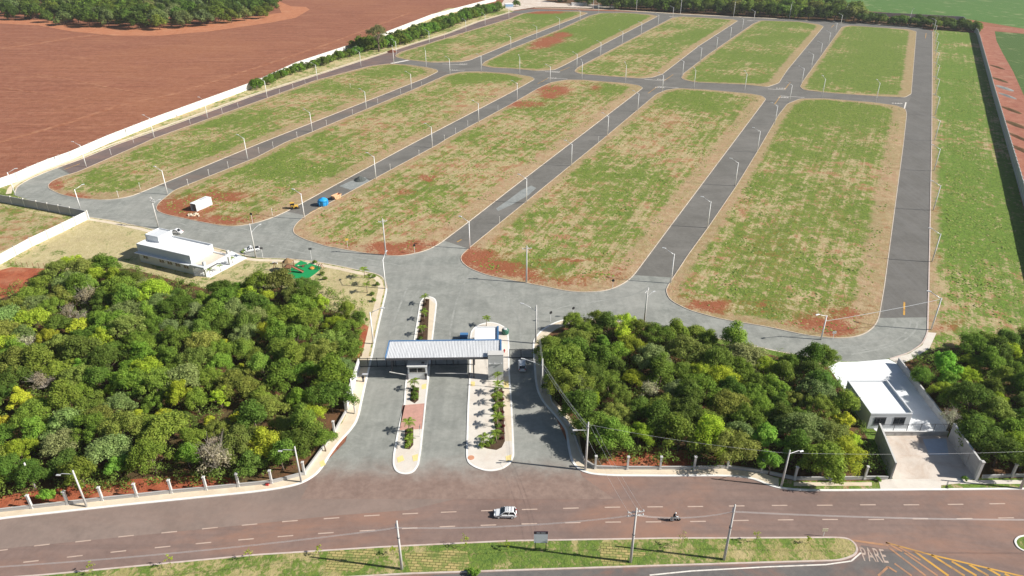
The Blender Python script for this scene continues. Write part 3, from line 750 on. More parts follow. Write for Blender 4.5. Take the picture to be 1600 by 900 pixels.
# ------------------------------------------------------------------ road markings
mk = MB()
def seg(a, b, wd, z=.054):
    p, q = g(*a), g(*b)
    d = (q - p).normalized()
    n = Vector((-d.y, d.x, 0)) * wd / 2
    mk.add([(v.x, v.y, z) for v in (p + n, p - n, q - n, q + n)], [(0, 1, 2, 3)])
row1 = [(-66, 867.5), (0, 860.3), (65.5, 852), (130, 845.7), (197, 838), (264.5, 831.8), (328, 825.5), (390, 820), (453, 814.5), (518, 810), (581, 805.8), (641, 802.8), (701, 800.3), (764, 798), (827.5, 796.2), (892, 794.3), (957, 792.8), (1023.5, 792.2), (1086.5, 791.7), (1151, 790.8), (1218, 790), (1288.5, 789.7), (1356, 789), (1424, 789), (1493, 788.3), (1558, 787.3), (1624, 786.5)]
row2 = [(-20, 884.5), (48.5, 877.5), (117, 869.5), (185, 862), (254, 855), (318, 848.8), (384.5, 843), (446, 838), (509, 833.2), (574, 829.2), (640, 825.7), (699, 823), (763, 820.8), (827, 818.7), (895, 817), (958, 816), (1021, 815.7), (1090.5, 815), (1157.5, 813.5), (1227.5, 812.5), (1297, 812), (1369, 812), (1438, 811), (1507, 810.5), (1572, 809.5), (1640, 809)]
for row in (row1, row2):
    for i, (x, y) in enumerate(row):
        a = row[max(i - 1, 0)]; b = row[min(i + 1, len(row) - 1)]
        s = (b[1] - a[1]) / (b[0] - a[0])
        h = 12.2
        seg((x - h, y - s * h), (x + h, y + s * h), .22, .046)
mk.build('lane_markings', M['dash_paint'])['kind'] = 'structure'
mk = MB()
for a, b in (((1007, 124), (1039, 126.4)), ((1027, 135), (1060, 137.6)), ((852, 112), (874, 113.2)), ((859, 122), (887, 123.3)), ((1200, 139), (1227, 140.6)), ((1219, 150), (1257, 152.3)), ((1413, 170), (1415.5, 160)), ((691, 100), (727, 101.3)), ((706, 110), (727, 109.6)), ((1046, 26), (1065, 26.6)), ((1170, 32), (1190, 32.7)), ((1311, 38.6), (1325, 40.1))):
    seg(a, b, .6)
for a, b, n in (((611, 99.3), (652, 91.5), 6),):
    seg(a, b, 2.4)
for a, b in (((1015, 899), (1080, 892.5)), ((1080, 892.5), (1200, 886)), ((1200, 886), (1290, 882.5)), ((1290, 882.5), (1330, 877)), ((1330, 877), (1345, 864))):
    seg(a, b, .24)
mk.build('stop_lines', M['white_paint'])['kind'] = 'structure'
mk = MB()
for a, b, wd in (((1013, 472), (1012, 472), .1), ((1413, 472), (1412.5, 492.5), .42), ((1038, 126), (1052, 116.5), .3), ((1012.5, 146), (1027, 135.5), .3), ((840, 131), (856, 122.5), .3), ((875, 111), (890, 105.5), .3), ((1226, 140), (1235, 128.5), .3), ((1210, 163.5), (1219.5, 150), .3), ((1299, 43), (1303, 39), .35), ((714, 378.5), (721, 374.5), .4), ((484, 333), (500, 324), .35), ((100, 265), (125, 256), .3), ((1447, 52), (1446, 60), .35)):
    seg(a, b, wd)
def hi(x, y): return (1330 + x * .16875, 820 + y * .16875)
for a, b in ( ((590, 250), (900, 474)), ((740, 280), (1050, 474)), ((930, 340), (1160, 474)), ((1090, 370), (1270, 474)), ((1260, 405), (1380, 474)), ((1420, 455), (1470, 480)), ):
    seg(hi(*a), hi(*b), .42)
seg(hi(320, 165), hi(720, 275), .3); seg(hi(720, 275), hi(1250, 400), .3); seg(hi(1250, 400), hi(1640, 492), .3)
mk.build('yellow_markings', M['yellow_paint'])['kind'] = 'structure'
mk = MB()
for a, b in (((320, 165), (470, 250)), ((430, 200), (640, 330)), ((350, 215), (690, 474)), ((490, 260), (800, 474)), ((340, 390), (420, 440)), ((400, 360), (560, 474)), ((340, 390), (250, 474))):
    seg(hi(*a), hi(*b), .34)
seg((1331, 844.5), (1388, 852.5), .42)
mk.build('worn_markings', M['worn_paint'])['kind'] = 'structure'
def road_word(px, py, word, h, rz, z=.056, stretch=1.0):
    cu = bpy.data.curves.new('road_word', 'FONT')
    cu.body = word
    cu.size = h
    cu.align_x = 'CENTER'
    cu.offset = .035
    o = bpy.data.objects.new('road_word', cu)
    p = g(px, py)
    o.location = (p.x, p.y, z)
    o.rotation_euler = (0, 0, rz)
    o.scale = (stretch, 1, 1)
    cu.materials.append(M['worn_white'] if h > 3 else M['white_paint'])
    C.objects.link(o)
    return tag(o, kind='structure')
road_word(1369, 878, 'PARE', 3.9, R(-7), stretch=.43)
for x, y in ((1034, 124.6), (1031, 137.4), (868.5, 112.8), (862.5, 122.6), (1221, 138.7), (1225, 153.0), (1403, 162.3), (724, 100.6), (708, 110), (1050, 26.3), (1173, 32.4)):
    road_word(x, y, 'PARE', 2.6, R(-6), stretch=.9)
# ------------------------------------------------------------------ walls round the estate
def panel_wall(pts, h, th, step, mat, pmat, label, cap='wall', post_h=.25, post_w=.34, hs=None, name='perimeter_wall'):
    """a wall of concrete panels between posts: every panel and post is a part of its own"""
    pts = [Vector(p).to_2d() for p in pts]
    root = empty(name, (pts[0].x, pts[0].y, 0), 0, label, cap)
    pm = MB().box((0, -th / 2, 0), (1, th / 2, 1)).mesh('panel', mat)
    qm = MB().box((-post_w / 2, -post_w / 2, 0), (post_w / 2, post_w / 2, 1)).mesh('post', pmat)
    o = Vector((pts[0].x, pts[0].y))
    for i in range(len(pts) - 1):
        a, b = pts[i], pts[i + 1]
        L = (b - a).length
        n = max(1, round(L / step))
        ang = math.atan2((b - a).y, (b - a).x)
        for k in range(n):
            p = a.lerp(b, k / n) - o
            d = (b - a) / n
            u = d.normalized()
            p1 = p + u * post_w * .5
            link('panel', pm, root, (p1.x, p1.y, 0), ang, (d.length - post_w, 1, h))
            link('post', qm, root, (p.x, p.y, 0), ang, (1, 1, h + post_h))
    e = pts[-1] - o
    link('post', qm, root, (e.x, e.y, 0), ang, (1, 1, h + post_h))
    return root
panel_wall(W([(-90, 330), (-40, 311), (0, 294), (28, 284), (47, 275), (79, 261.5), (111.5, 250), (170, 224), (250, 192), (400, 136)]) + [p.to_2d() for p in (g(462, 97, 3.5), g(575, 60, 3.5), g(675, 22, 3.5), g(775, -4, 3.5))], 3.4, .18, 5.6, M['white_wall'], M['wall_post'], 'long white panelled wall between the ploughed red field and the estate')
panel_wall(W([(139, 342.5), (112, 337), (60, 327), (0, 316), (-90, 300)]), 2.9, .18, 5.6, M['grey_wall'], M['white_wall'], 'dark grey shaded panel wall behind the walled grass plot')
panel_wall(W([(137, 343.5), (100, 362), (50, 386), (0, 414), (-60, 447)]), 2.9, .18, 5.6, M['white_wall'], M['wall_post'], 'sunlit white panel wall running beside the office lawn')
wr = W([(1526, 54), (1551, 149), (1572.5, 225)])
wr = [wr[0], wr[1], wr[2], wr[2] + (wr[2] - wr[1]).normalized() * 330]
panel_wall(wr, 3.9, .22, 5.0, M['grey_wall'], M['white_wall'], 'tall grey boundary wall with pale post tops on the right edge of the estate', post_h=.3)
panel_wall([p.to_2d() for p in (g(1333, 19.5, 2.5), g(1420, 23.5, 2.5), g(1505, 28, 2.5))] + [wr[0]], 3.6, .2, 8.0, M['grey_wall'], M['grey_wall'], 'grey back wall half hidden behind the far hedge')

# low front wall with tall capped posts
def post_wall(px_posts, label, ends=None, h=.62, ph=2.9):
    P = [Vector(p) for p in W(px_posts)]
    root = empty('front_wall', (P[0].x, P[0].y, .12), 0, label, 'wall')
    b = MB()
    b.box((-.17, -.17, 0), (.17, .17, ph))
    b.box((-.25, -.25, ph), (.25, .25, ph + .16), bev=.04)
    b.box((-.22, -.22, 0), (.22, .22, .3))
    qm = b.mesh('post', M['concrete'])
    wm = MB().box((0, -.1, 0), (1, .1, h)).box((0, -.14, h), (1, .14, h + .07)).mesh('low_wall', M['block_wall'])
    Q = list(P)
    if ends: Q = ([Vector(W([ends[0]])[0])] if ends[0] else []) + Q + ([Vector(W([ends[1]])[0])] if ends[1] else [])
    for p in P:
        link('post', qm, root, (p.x - P[0].x, p.y - P[0].y, 0), rng.uniform(-.05, .05))
    for a, c in zip(Q[:-1], Q[1:]):
        d = (c - a); u = d.normalized(); s = a + u * .17 - P[0]
        link('low_wall', wm, root, (s.x, s.y, 0), math.atan2(d.y, d.x), (d.length - .34, 1, 1))
    return root
post_wall([(-60, 808), (-4, 801), (51, 795), (107, 789), (161, 782.5), (215, 777), (269, 771), (323, 766), (373.5, 761), (425, 756), (476, 742.5)], 'low grey wall with tall capped posts along the left woodland and avenue')
post_wall([(523, 678), (541, 645.5)], 'short low wall with two posts curving from the left woodland to the white gate wall', ends=((476, 742), None))
post_wall([(930, 733), (980, 734), (1031, 734), (1084, 734), (1136, 732.5), (1189, 739), (1241, 750.5), (1297, 750.5), (1350, 749.5)], 'low grey wall with tall capped posts along the right woodland and avenue', ends=((912, 722), (1388, 749.5)))
post_wall([(1580, 746), (1634, 746), (1690, 746)], 'low grey wall with capped posts at the far right beside the slab yard', ends=((1532, 748), None))
root = empty('gate_wall', g(562, 576).to_tuple(), 0, 'white plastered wall between the left entry pavement and the trees', 'wall')
a, b_ = g(562, 576), g(542, 640)
MB().bar((0, 0, 1.3), b_ - a + Vector((0, 0, 1.3)), .22, 2.6).build('wall_body', M['render_white'], root)
MB().bar((0, 0, 2.62), b_ - a + Vector((0, 0, 2.62)), .34, .08).build('coping', M['white_wall'], root)
MB().box((-.25, -.25, 0), (.25, .25, 3.0), o=tuple(b_ - a)).build('end_post', M['concrete'], root)
# retaining walls right of the entry
root = empty('bank_wall', g(856, 600).to_tuple(), 0, 'low shaded grey wall behind the right entry pavement', 'wall')
o0 = g(856, 600)
b = MB()
wp = [g(*p) for p in ((849, 572), (858, 612), (862, 632), (880, 655), (896, 676), (903, 700), (912, 722))]
for p, q in zip(wp[:-1], wp[1:]):
    b.bar(p - o0 + Vector((0, 0, .5)), q - o0 + Vector((0, 0, .5)), .2, 1.0)
b.build('wall_body', M['block_wall'], root)

# ------------------------------------------------------------------ trees
def leaf_mesh(name, clumps, n, size, mat, upb=.25, flat=.35, shell=.45, seed=0):
    r = np.random.default_rng(seed)
    C_ = np.array([c[:3] for c in clumps]); Rr = np.array([c[3] for c in clumps])
    pr = Rr ** 2; pr = pr / pr.sum()
    k = r.choice(len(clumps), n, p=pr)
    d = r.normal(size=(n, 3)); d[:, 2] += upb
    d /= np.linalg.norm(d, axis=1)[:, None]
    rad = Rr[k] * (1 - shell * r.random(n) ** 1.5) * np.where(r.random(n) < .16, r.uniform(1.0, 1.4, n), 1.0)
    c = C_[k] + d * rad[:, None] * np.array([1, 1, .85])
    nrm = d + r.normal(size=(n, 3)) * flat + np.array([0, 0, .35])
    nrm /= np.linalg.norm(nrm, axis=1)[:, None]
    t = np.cross(nrm, r.normal(size=(n, 3))); t /= np.linalg.norm(t, axis=1)[:, None]
    b = np.cross(nrm, t)
    s = size * r.uniform(.6, 1.35, n)
    a1 = (t * s[:, None]); b1 = (b * (s * r.uniform(.45, .8, n))[:, None])
    V = np.stack([c - a1, c - b1 * .9 + a1 * .1, c + a1, c + b1], 1).reshape(-1, 3)
    me = bpy.data.meshes.new(name)
    me.vertices.add(4 * n); me.vertices.foreach_set('co', V.ravel().astype(np.float32))
    me.loops.add(4 * n); me.loops.foreach_set('vertex_index', np.arange(4 * n, dtype=np.int32))
    me.polygons.add(n); me.polygons.foreach_set('loop_start', np.arange(0, 4 * n, 4, dtype=np.int32))
    me.polygons.foreach_set('loop_total', np.full(n, 4, np.int32))
    me.materials.append(mat)
    me.update(calc_edges=True)
    return me
def m_leaf():
    m, nt, p = newmat('leaf')
    oi = nd(nt, 'ShaderNodeObjectInfo')
    ri = nd(nt, 'ShaderNodeNewGeometry').outputs['Random Per Island']
    v = ocoord(nt)
    cl = noise(nt, v, .75, 3, .5)
    h = nd(nt, 'ShaderNodeHueSaturation', {'Color': oi.outputs['Color'], 'Hue': mt(nt, 'ADD', .468, mt(nt, 'MULTIPLY', cl, .05)), 'Saturation': 1.0, 'Value': mt(nt, 'ADD', .45, mt(nt, 'ADD', mt(nt, 'MULTIPLY', ri, .7), mt(nt, 'MULTIPLY', cl, .45)))}).outputs[0]
    setp(nt, p, h, .7, .08)
    tr = nd(nt, 'ShaderNodeBsdfTranslucent', {'Color': h})
    ms = nd(nt, 'ShaderNodeMixShader', {0: .45})
    nt.links.new(p.outputs[0], ms.inputs[1]); nt.links.new(tr.outputs[0], ms.inputs[2])
    nt.links.new(ms.outputs[0], nt.nodes['Material Output'].inputs[0])
    return m
M['leaf'] = m_leaf()
M['bark'] = m_plain('bark', (.17, .13, .10), .95, .1, .25, 3.0)
M['twig'] = m_plain('dry_twigs', (.36, .32, .27), .95, .1, .2, 3.0)

def crown_clumps(r, rx, rz, cz, n, k0, k1):
    out = [(0, 0, cz, min(rx, rz) * .62)]
    for i in range(n):
        a = i * 2.39996 + r.uniform(-1.1, 1.1)
        f = math.sqrt((i + r.uniform(.1, .9)) / n) * r.uniform(.85, 1.2)
        z = cz + rz * (1 - f * f) * r.uniform(.35, .95) - rz * .45 * f * r.uniform(0, 1)
        out.append((math.cos(a) * rx * f * .78, math.sin(a) * rx * f * .78, z, r.uniform(k0, k1)))
    return out
CROWN = {}
def mk_crowns(kind, cnt, fn):
    CROWN[kind] = [fn(np.random.default_rng(100 + 17 * i + len(kind)), i) for i in range(cnt)]
mk_crowns('dense', 6, lambda r, i: leaf_mesh('crown', crown_clumps(r, 3.3, 2.5, 3.6, 22, .55, 1.35), 8000, .15, M['leaf'], .3, .55, .75, 10 + i))
mk_crowns('feathery', 6, lambda r, i: leaf_mesh('crown', crown_clumps(r, 3.9, 1.9, 3.7, 34, .45, 1.1), 8500, .125, M['leaf'], .35, .5, .75, 30 + i))
mk_crowns('knobby', 3, lambda r, i: leaf_mesh('crown', crown_clumps(r, 2.5, 2.4, 3.6, 18, .5, .8), 4500, .15, M['leaf'], .3, .45, .45, 50 + i))
mk_crowns('tall', 3, lambda r, i: leaf_mesh('crown', crown_clumps(r, 2.4, 3.2, 4.3, 15, .8, 1.25), 7000, .145, M['leaf'], .3, .55, .75, 70 + i))
mk_crowns('sparse', 2, lambda r, i: leaf_mesh('crown', crown_clumps(r, 3.0, 2.1, 3.9, 14, .7, 1.2), 1000, .16, M['leaf'], .2, .6, .95, 90 + i))
mk_crowns('hedge', 4, lambda r, i: leaf_mesh('crown', crown_clumps(r, 3.6, 2.2, 2.7, 13, 1.0, 1.7), 1500, .36, M['leaf'], .3, .4, .45, 110 + i))
mk_crowns('far', 4, lambda r, i: leaf_mesh('crown', crown_clumps(r, 5.0, 4.4, 4.8, 18, 1.2, 2.4), 2000, .45, M['leaf'], .25, .4, .5, 130 + i))
mk_crowns('shrub', 3, lambda r, i: leaf_mesh('foliage', crown_clumps(r, .8, .55, .55, 8, .28, .45), 420, .13, M['leaf'], .3, .5, .5, 150 + i))
def trunk_mesh(r, h, rad, limbs, spread, mat, twig=0):
    b = MB()
    pts = [Vector((0, 0, -.2)), Vector((r.uniform(-.1, .1), r.uniform(-.1, .1), h * .3)), Vector((r.uniform(-.3, .3), r.uniform(-.3, .3), h * .62)), Vector((r.uniform(-.5, .5), r.uniform(-.5, .5), h))]
    b.tube(pts, [rad * 1.3, rad, rad * .75, rad * .25], 7)
    for i in range(limbs):
        a = i * 2.4 + r.uniform(-.4, .4)
        s = pts[1].lerp(pts[3], r.uniform(0, .6))
        e = s + Vector((math.cos(a) * spread * r.uniform(.6, 1), math.sin(a) * spread * r.uniform(.6, 1), h * r.uniform(.25, .5)))
        m_ = s.lerp(e, .5) + Vector((0, 0, -.15 * spread * .4))
        b.tube([s, m_, e], [rad * .5, rad * .34, rad * .1], 5)
        for j in range(twig):
            q = s.lerp(e, r.uniform(.35, 1))
            f = q + Vector((r.normal() * .8, r.normal() * .8, abs(r.normal()) * .9))
            b.tube([q, f], [rad * .16, .012], 3, cap=False)
    return b.mesh('trunk', mat, True)
TRUNK = [trunk_mesh(np.random.default_rng(i), 4.0, .15, 6, 2.2, M['bark']) for i in range(4)]
BARE = [trunk_mesh(np.random.default_rng(40 + i), 4.6, .15, 9, 2.4, M['twig'], 14) for i in range(3)]

PAL = {'mid': (.220, .330, .050), 'deep': (.150, .245, .042), 'olive': (.280, .340, .075), 'grey': (.265, .345, .12), 'lime': (.380, .500, .05), 'yellow': (.56, .58, .06), 'fresh': (.215, .400, .058), 'straw': (.46, .42, .28)}
WORDS = {'mid': 'mid green', 'deep': 'dark green', 'olive': 'olive green', 'grey': 'grey green', 'lime': 'lime green', 'yellow': 'yellow flowering', 'fresh': 'fresh green', 'straw': 'leafless grey'}
SHAPE = {'dense': 'rounded', 'feathery': 'feathery', 'knobby': 'clumpy', 'tall': 'upright', 'sparse': 'twiggy'}
def tree(x, y, s, kind, hue, label, group, name='woodland_tree', cat='tree', z=.12, zs=1.0, jit=.22, trunk=True):
    t = empty(name, (x, y, z), rng.uniform(0, 6.28), label, cat, group)
    c = CROWN[kind][rng.integers(len(CROWN[kind]))]
    co = link('crown', c, t, scale=(s * rng.uniform(.82, 1.2), s * rng.uniform(.82, 1.2), s * zs))
    co.rotation_euler = (rng.uniform(-.14, .14), rng.uniform(-.14, .14), 0)
    k = np.array(PAL[hue]) * (1 + rng.uniform(-jit, jit)) * (.72 if kind in ('far', 'hedge') else 1) * (1 + rng.uniform(-.10, .10, 3))
    co.color = (float(k[0]), float(k[1]), float(k[2]), 1)
    if trunk:
        tm = BARE if kind == 'sparse' else TRUNK
        link('trunk', tm[rng.integers(len(tm))], t, scale=(s, s, s * zs))
    return t
def size_word(s): return 'small ' if s < .82 else 'large ' if s > 1.12 else ''
def fill(poly, spacing, tries, taken, keep=lambda x, y: True):
    lo = np.array([min(p[0] for p in poly), min(p[1] for p in poly)]); hi = np.array([max(p[0] for p in poly), max(p[1] for p in poly)])
    P = rng.uniform(lo, hi, (tries, 2))
    P = P[inside(P, poly)]
    out = []
    T = [np.array(t) for t in taken]
    for p in P:
        if not keep(p[0], p[1]): continue
        if T and min((p[0] - t[0]) ** 2 + (p[1] - t[1]) ** 2 for t in T) < spacing ** 2: continue
        T.append(p); out.append(p)
    return out
def woodland(outline, spots, spacing, weights, zone):
    poly = [Vector(p) for p in W(outline, 3.8)]
    if area(poly) < 0: poly = poly[::-1]
    poly = offset_line(poly, 1.6, True)
    taken = []
    def put(x, y, s, kind, hue, zs):
        qx, qy = pix(np.array([[x, y]]))
        d = f'{size_word(s)}{WORDS[hue]} {SHAPE[kind]}'
        tree(x, y, s, kind, hue, f'{d} tree {zone(qx[0], qy[0])}', f'{d} trees {zone(qx[0], qy[0])}', name={'dense': 'rounded_tree', 'feathery': 'feathery_tree', 'knobby': 'clumpy_tree', 'tall': 'upright_tree', 'sparse': 'bare_tree'}[kind], zs=zs)
    for (px, py, s, kind, hue) in spots:
        p = g(px, py, 4.0 * s)
        taken.append((p.x, p.y))
        put(p.x, p.y, s, kind, hue, 1.0)
    names = list(weights); wv = np.array([weights[k] for k in names], float); wv /= wv.sum()
    for p in fill(poly, spacing, 14000, taken):
        kind, hue = names[rng.choice(len(names), p=wv)]
        put(p[0], p[1], rng.uniform(.78, 1.3), kind, hue, rng.uniform(.8, 1.1))
    return poly
WT = {('dense', 'mid'): 18, ('dense', 'deep'): 12, ('feathery', 'mid'): 18, ('feathery', 'olive'): 10, ('dense', 'grey'): 4, ('tall', 'mid'): 7, ('tall', 'deep'): 5, ('feathery', 'deep'): 7, ('dense', 'olive'): 6, ('knobby', 'fresh'): 5, ('feathery', 'lime'): 5, ('knobby', 'lime'): 4, ('sparse', 'straw'): 1, ('feathery', 'grey'): 5}
def zl(x, y):
    c = 'far left' if x < 100 else 'left' if x < 210 else 'centre' if x < 320 else 'right' if x < 430 else 'entry side'
    r_ = 'front' if y > 700 else 'lower middle' if y > 630 else 'middle' if y > 560 else 'upper middle' if y > 490 else 'back'
    return f'at the {r_} {c} of the left woodland'
LEFTW = [(-90, 480), (0, 480), (30, 455), (72, 432), (85, 414), (110, 402), (160, 396), (192, 418), (225, 436), (270, 445), (330, 460), (352, 440), (420, 436), (500, 440), (522, 478), (545, 474), (572, 478), (577, 497), (568, 530), (558, 558), (548, 590), (534, 622), (516, 650), (528, 668), (512, 695), (484, 708), (455, 724), (400, 730), (300, 734), (200, 738), (100, 750), (0, 764), (-90, 776)]
woodland(LEFTW, [(349, 535, .62, 'knobby', 'yellow'), (212, 650, .7, 'knobby', 'yellow'), (257, 645, .72, 'knobby', 'yellow'), (28, 622, .95, 'knobby', 'yellow'), (62, 628, .8, 'knobby', 'yellow'), (8, 657, .75, 'knobby', 'yellow'), (325, 657, .6, 'knobby', 'yellow'), (367, 652, .58, 'knobby', 'yellow'), (377, 572, .55, 'knobby', 'yellow'), (172, 607, .7, 'knobby', 'lime'), (75, 524, .8, 'feathery', 'lime'), (174, 484, .7, 'knobby', 'lime'), (415, 462, .8, 'knobby', 'lime'), (500, 528, .6, 'knobby', 'yellow'), (180, 430, .95, 'dense', 'lime'), (150, 408, .9, 'feathery', 'olive'), (27, 700, .9, 'feathery', 'lime'), (222, 702, .85, 'knobby', 'lime'), (414, 692, 1.05, 'dense', 'lime'), (95, 690, 1.0, 'dense', 'grey'), (165, 700, 1.05, 'dense', 'grey'), (107, 487, .8, 'sparse', 'straw'), (40, 537, .9, 'sparse', 'straw'), (66, 595, .9, 'sparse', 'straw'), (128, 495, .7, 'sparse', 'straw'), (560, 496, .75, 'dense', 'deep'), (548, 530, .75, 'dense', 'deep'), (120, 585, 1.15, 'feathery', 'olive'), (215, 540, 1.1, 'feathery', 'mid'), (285, 590, 1.15, 'dense', 'grey'), (480, 460, .95, 'dense', 'deep'), (70, 770, .55, 'knobby', 'fresh')], 4.2, WT, zl)
WT2 = dict(WT); WT2[('dense', 'deep')] = 22; WT2[('feathery', 'olive')] = 14
def zr(x, y):
    c = 'lane side' if x < 920 else 'left' if x < 1020 else 'centre' if x < 1130 else 'right' if x < 1240 else 'white yard side'
    r_ = 'front' if y > 680 else 'lower middle' if y > 620 else 'middle' if y > 570 else 'back'
    return f'at the {r_} {c} of the right woodland'
woodland([(846, 548), (852, 526), (886, 522), (894, 492), (935, 486), (985, 494), (1012, 508), (1060, 505), (1092, 508), (1130, 522), (1180, 546), (1240, 548), (1262, 534), (1306, 540), (1308, 560), (1292, 580), (1306, 605), (1330, 622), (1345, 650), (1356, 684), (1360, 704), (1335, 720), (1300, 738), (1240, 738), (1180, 722), (1090, 698), (1000, 690), (985, 712), (930, 716), (914, 700), (922, 682), (902, 652), (880, 640), (862, 610), (850, 580)], [(992, 588, .75, 'feathery', 'lime'), (1097, 578, .95, 'feathery', 'lime'), (930, 622, .62, 'knobby', 'lime'), (1320, 655, .95, 'knobby', 'yellow'), (1335, 690, .7, 'knobby', 'lime'), (1017, 607, .8, 'sparse', 'straw'), (895, 500, .8, 'dense', 'mid'), (1270, 555, 1.05, 'dense', 'deep'), (1290, 715, 1.15, 'dense', 'mid'), (1145, 695, 1.2, 'feathery', 'olive'), (955, 680, 1.15, 'dense', 'mid'), (880, 560, 1.1, 'feathery', 'mid'), (900, 610, 1.0, 'dense', 'grey'), (880, 560, 1.4, 'dense', 'mid'), (892, 594, 1.4, 'feathery', 'mid'), (911, 632, 1.35, 'dense', 'deep')], 4.2, WT2, zr)
def zq(x, y):
    return ('beside the slab yard' if y > 680 else 'beside the white yard' if x < 1520 and y > 600 else 'near the street corner' if x < 1520 else 'at the right edge') + (', front' if y > 640 else ', middle' if y > 570 else ', back') + ' of the far right wood'
woodland([(1430, 575), (1450, 560), (1490, 545), (1502, 525), (1532, 519), (1600, 514), (1720, 510), (1720, 740), (1600, 722), (1555, 716), (1522, 700), (1504, 672), (1482, 640), (1452, 600)], [(1487, 652, .8, 'sparse', 'straw'), (1440, 585, .8, 'dense', 'deep'), (1590, 690, .8, 'knobby', 'yellow'), (1560, 640, 1.05, 'dense', 'olive'), (1580, 545, .9, 'feathery', 'lime')], 4.2, WT2, zq)

# undergrowth between the trunks
def undergrowth(poly, n, name):
    lo = np.array([min(p[0] for p in poly), min(p[1] for p in poly)]); hi = np.array([max(p[0] for p in poly), max(p[1] for p in poly)])
    P = rng.uniform(lo, hi, (n, 2)); P = P[inside(P, poly)]
    cl = [(p[0], p[1], rng.uniform(.3, 2.2), rng.uniform(.6, 1.5)) for p in P]
    o = link(name, leaf_mesh(name, cl, len(cl) * 46, .17, M['leaf'], .5, .5, .6, 5))
    o.color = (.20, .30, .06, 1)
    return tag(o, 'low green scrub growing on the red soil under the trees', 'undergrowth', kind='stuff')
undergrowth([Vector(p) for p in W([(-80, 480), (20, 455), (90, 424), (205, 425), (320, 452), (500, 446), (570, 480), (560, 560), (520, 665), (470, 735), (424, 748), (372, 755), (0, 788), (-80, 796)])], 2600, 'undergrowth')
undergrowth([Vector(p) for p in W([(850, 560), (896, 506), (1160, 548), (1296, 580), (1385, 740), (1240, 746), (1190, 736), (930, 726), (860, 615)])], 1500, 'undergrowth')
undergrowth([Vector(p) for p in W([(1420, 570), (1500, 545), (1720, 545), (1720, 740), (1540, 740), (1490, 680)])], 800, 'undergrowth')

# hedge of trees inside the white wall, and along the back of the estate
hl = [g(*p) for p in ((400, 139), (462, 114), (575, 79), (620, 67))]
hl2 = [g(*p) for p in ((575, 80), (640, 67), (700, 44), (745, 27), (780, 17))]
def hedge(path, step, smin, smax, hues, lab, where, grp, name='hedge_tree', off=2.0, rows=1, kind='hedge', zs=1.0):
    D = 0.0
    for a, b_ in zip(path[:-1], path[1:]):
        L = (b_ - a).length
        t = -D
        while t < L:
            if t >= 0:
                for r_ in range(rows):
                    d = (b_ - a).normalized()
                    p = a + d * t + Vector((-d.y, d.x, 0)) * (r_ * off + rng.uniform(-1, 1)) + d * rng.uniform(-1.5, 1.5)
                    s = rng.uniform(smin, smax)
                    hu = hues[rng.integers(len(hues))]
                    qx, qy = pix(np.array([[p.x, p.y]]))
                    rw = '' if rows == 1 else ('front row, ', 'second row, ', 'third row, ', 'rear row, ')[r_]
                    sz = 'low ' if s < smin + (smax - smin) * .33 else 'tall ' if s > smin + (smax - smin) * .67 else ''
                    tree(p.x, p.y, s, kind, hu, f'{sz}{WORDS[hu]} {lab}, {rw}{where(qx[0])}', grp, name, 'tree', zs=zs, jit=.15)
            t += step * rng.uniform(.75, 1.25)
        D = L - t + step
wl = lambda x: 'start of the row' if x < 440 else 'before the lone tree' if x < 520 else 'just left of the lone tree' if x < 585 else 'right of the lone tree' if x < 650 else 'middle of the far stretch' if x < 715 else 'end of the far stretch'
wb = lambda x: 'behind the ' + ('second' if x < 1030 else 'third' if x < 1090 else 'third to fourth' if x < 1150 else 'fourth' if x < 1220 else 'fourth to fifth' if x < 1290 else 'fifth') + ' back lot'
hedge(hl, 4.6, .75, 1.1, ['mid', 'fresh', 'deep'], 'wall hedge tree', wl, 'hedge trees inside the white wall')
hedge(hl2, 7.0, 1.25, 1.75, ['mid', 'fresh', 'mid', 'deep'], 'wall hedge tree', wl, 'tall hedge trees inside the white wall', rows=2, off=7)
hb = [g(*p) for p in ((955, 13.0), (1064, 18.5), (1146, 23), (1280, 31), (1335, 34))]
hedge(hb, 11.0, 2.0, 2.7, ['mid', 'deep', 'mid', 'olive'], 'back street tree', wb, 'trees behind the back street', rows=4, off=20)
hb2 = [g(*p) for p in ((1345, 36), (1420, 41), (1470, 46.5), (1524, 50))]
hedge(hb2, 8.5, 1.3, 1.75, ['deep', 'mid', 'deep'], 'back wall tree', wb, 'trees before the grey back wall', rows=2, off=11)
for px, py, s, wd in ((905, 7, 1.6, 'behind the sheds'), (918, 9, 1.8, 'right of the sheds'), (942, 10, 1.9, 'at the start of the hedge'), (868, 3, 1.6, 'left of the sheds'), (885, 3, 1.7, 'just behind the left shed'), (806, 10.5, 1.2, 'beside the blue cabin')):
    p = g(px, py)
    tree(p.x, p.y, s, 'hedge', 'deep', 'dark tree on the pale ground ' + wd, 'trees on the pale ground', 'hedge_tree')
# lone tall tree
p = g(592, 81)
t = empty('lone_tree', p.to_tuple(), .4, 'lone tall thin crowned tree rising above the hedge by the white wall', 'tree')
cr = link('crown', leaf_mesh('crown', crown_clumps(np.random.default_rng(3), 9.0, 4.2, 13.5, 40, 1.2, 2.2), 5200, .30, M['leaf'], .2, .6, .9, 77), t)
cr.color = (.24, .25, .10, 1)
tk = trunk_mesh(np.random.default_rng(9), 14, .55, 9, 6, M['bark'], 5)
link('trunk', tk, t)
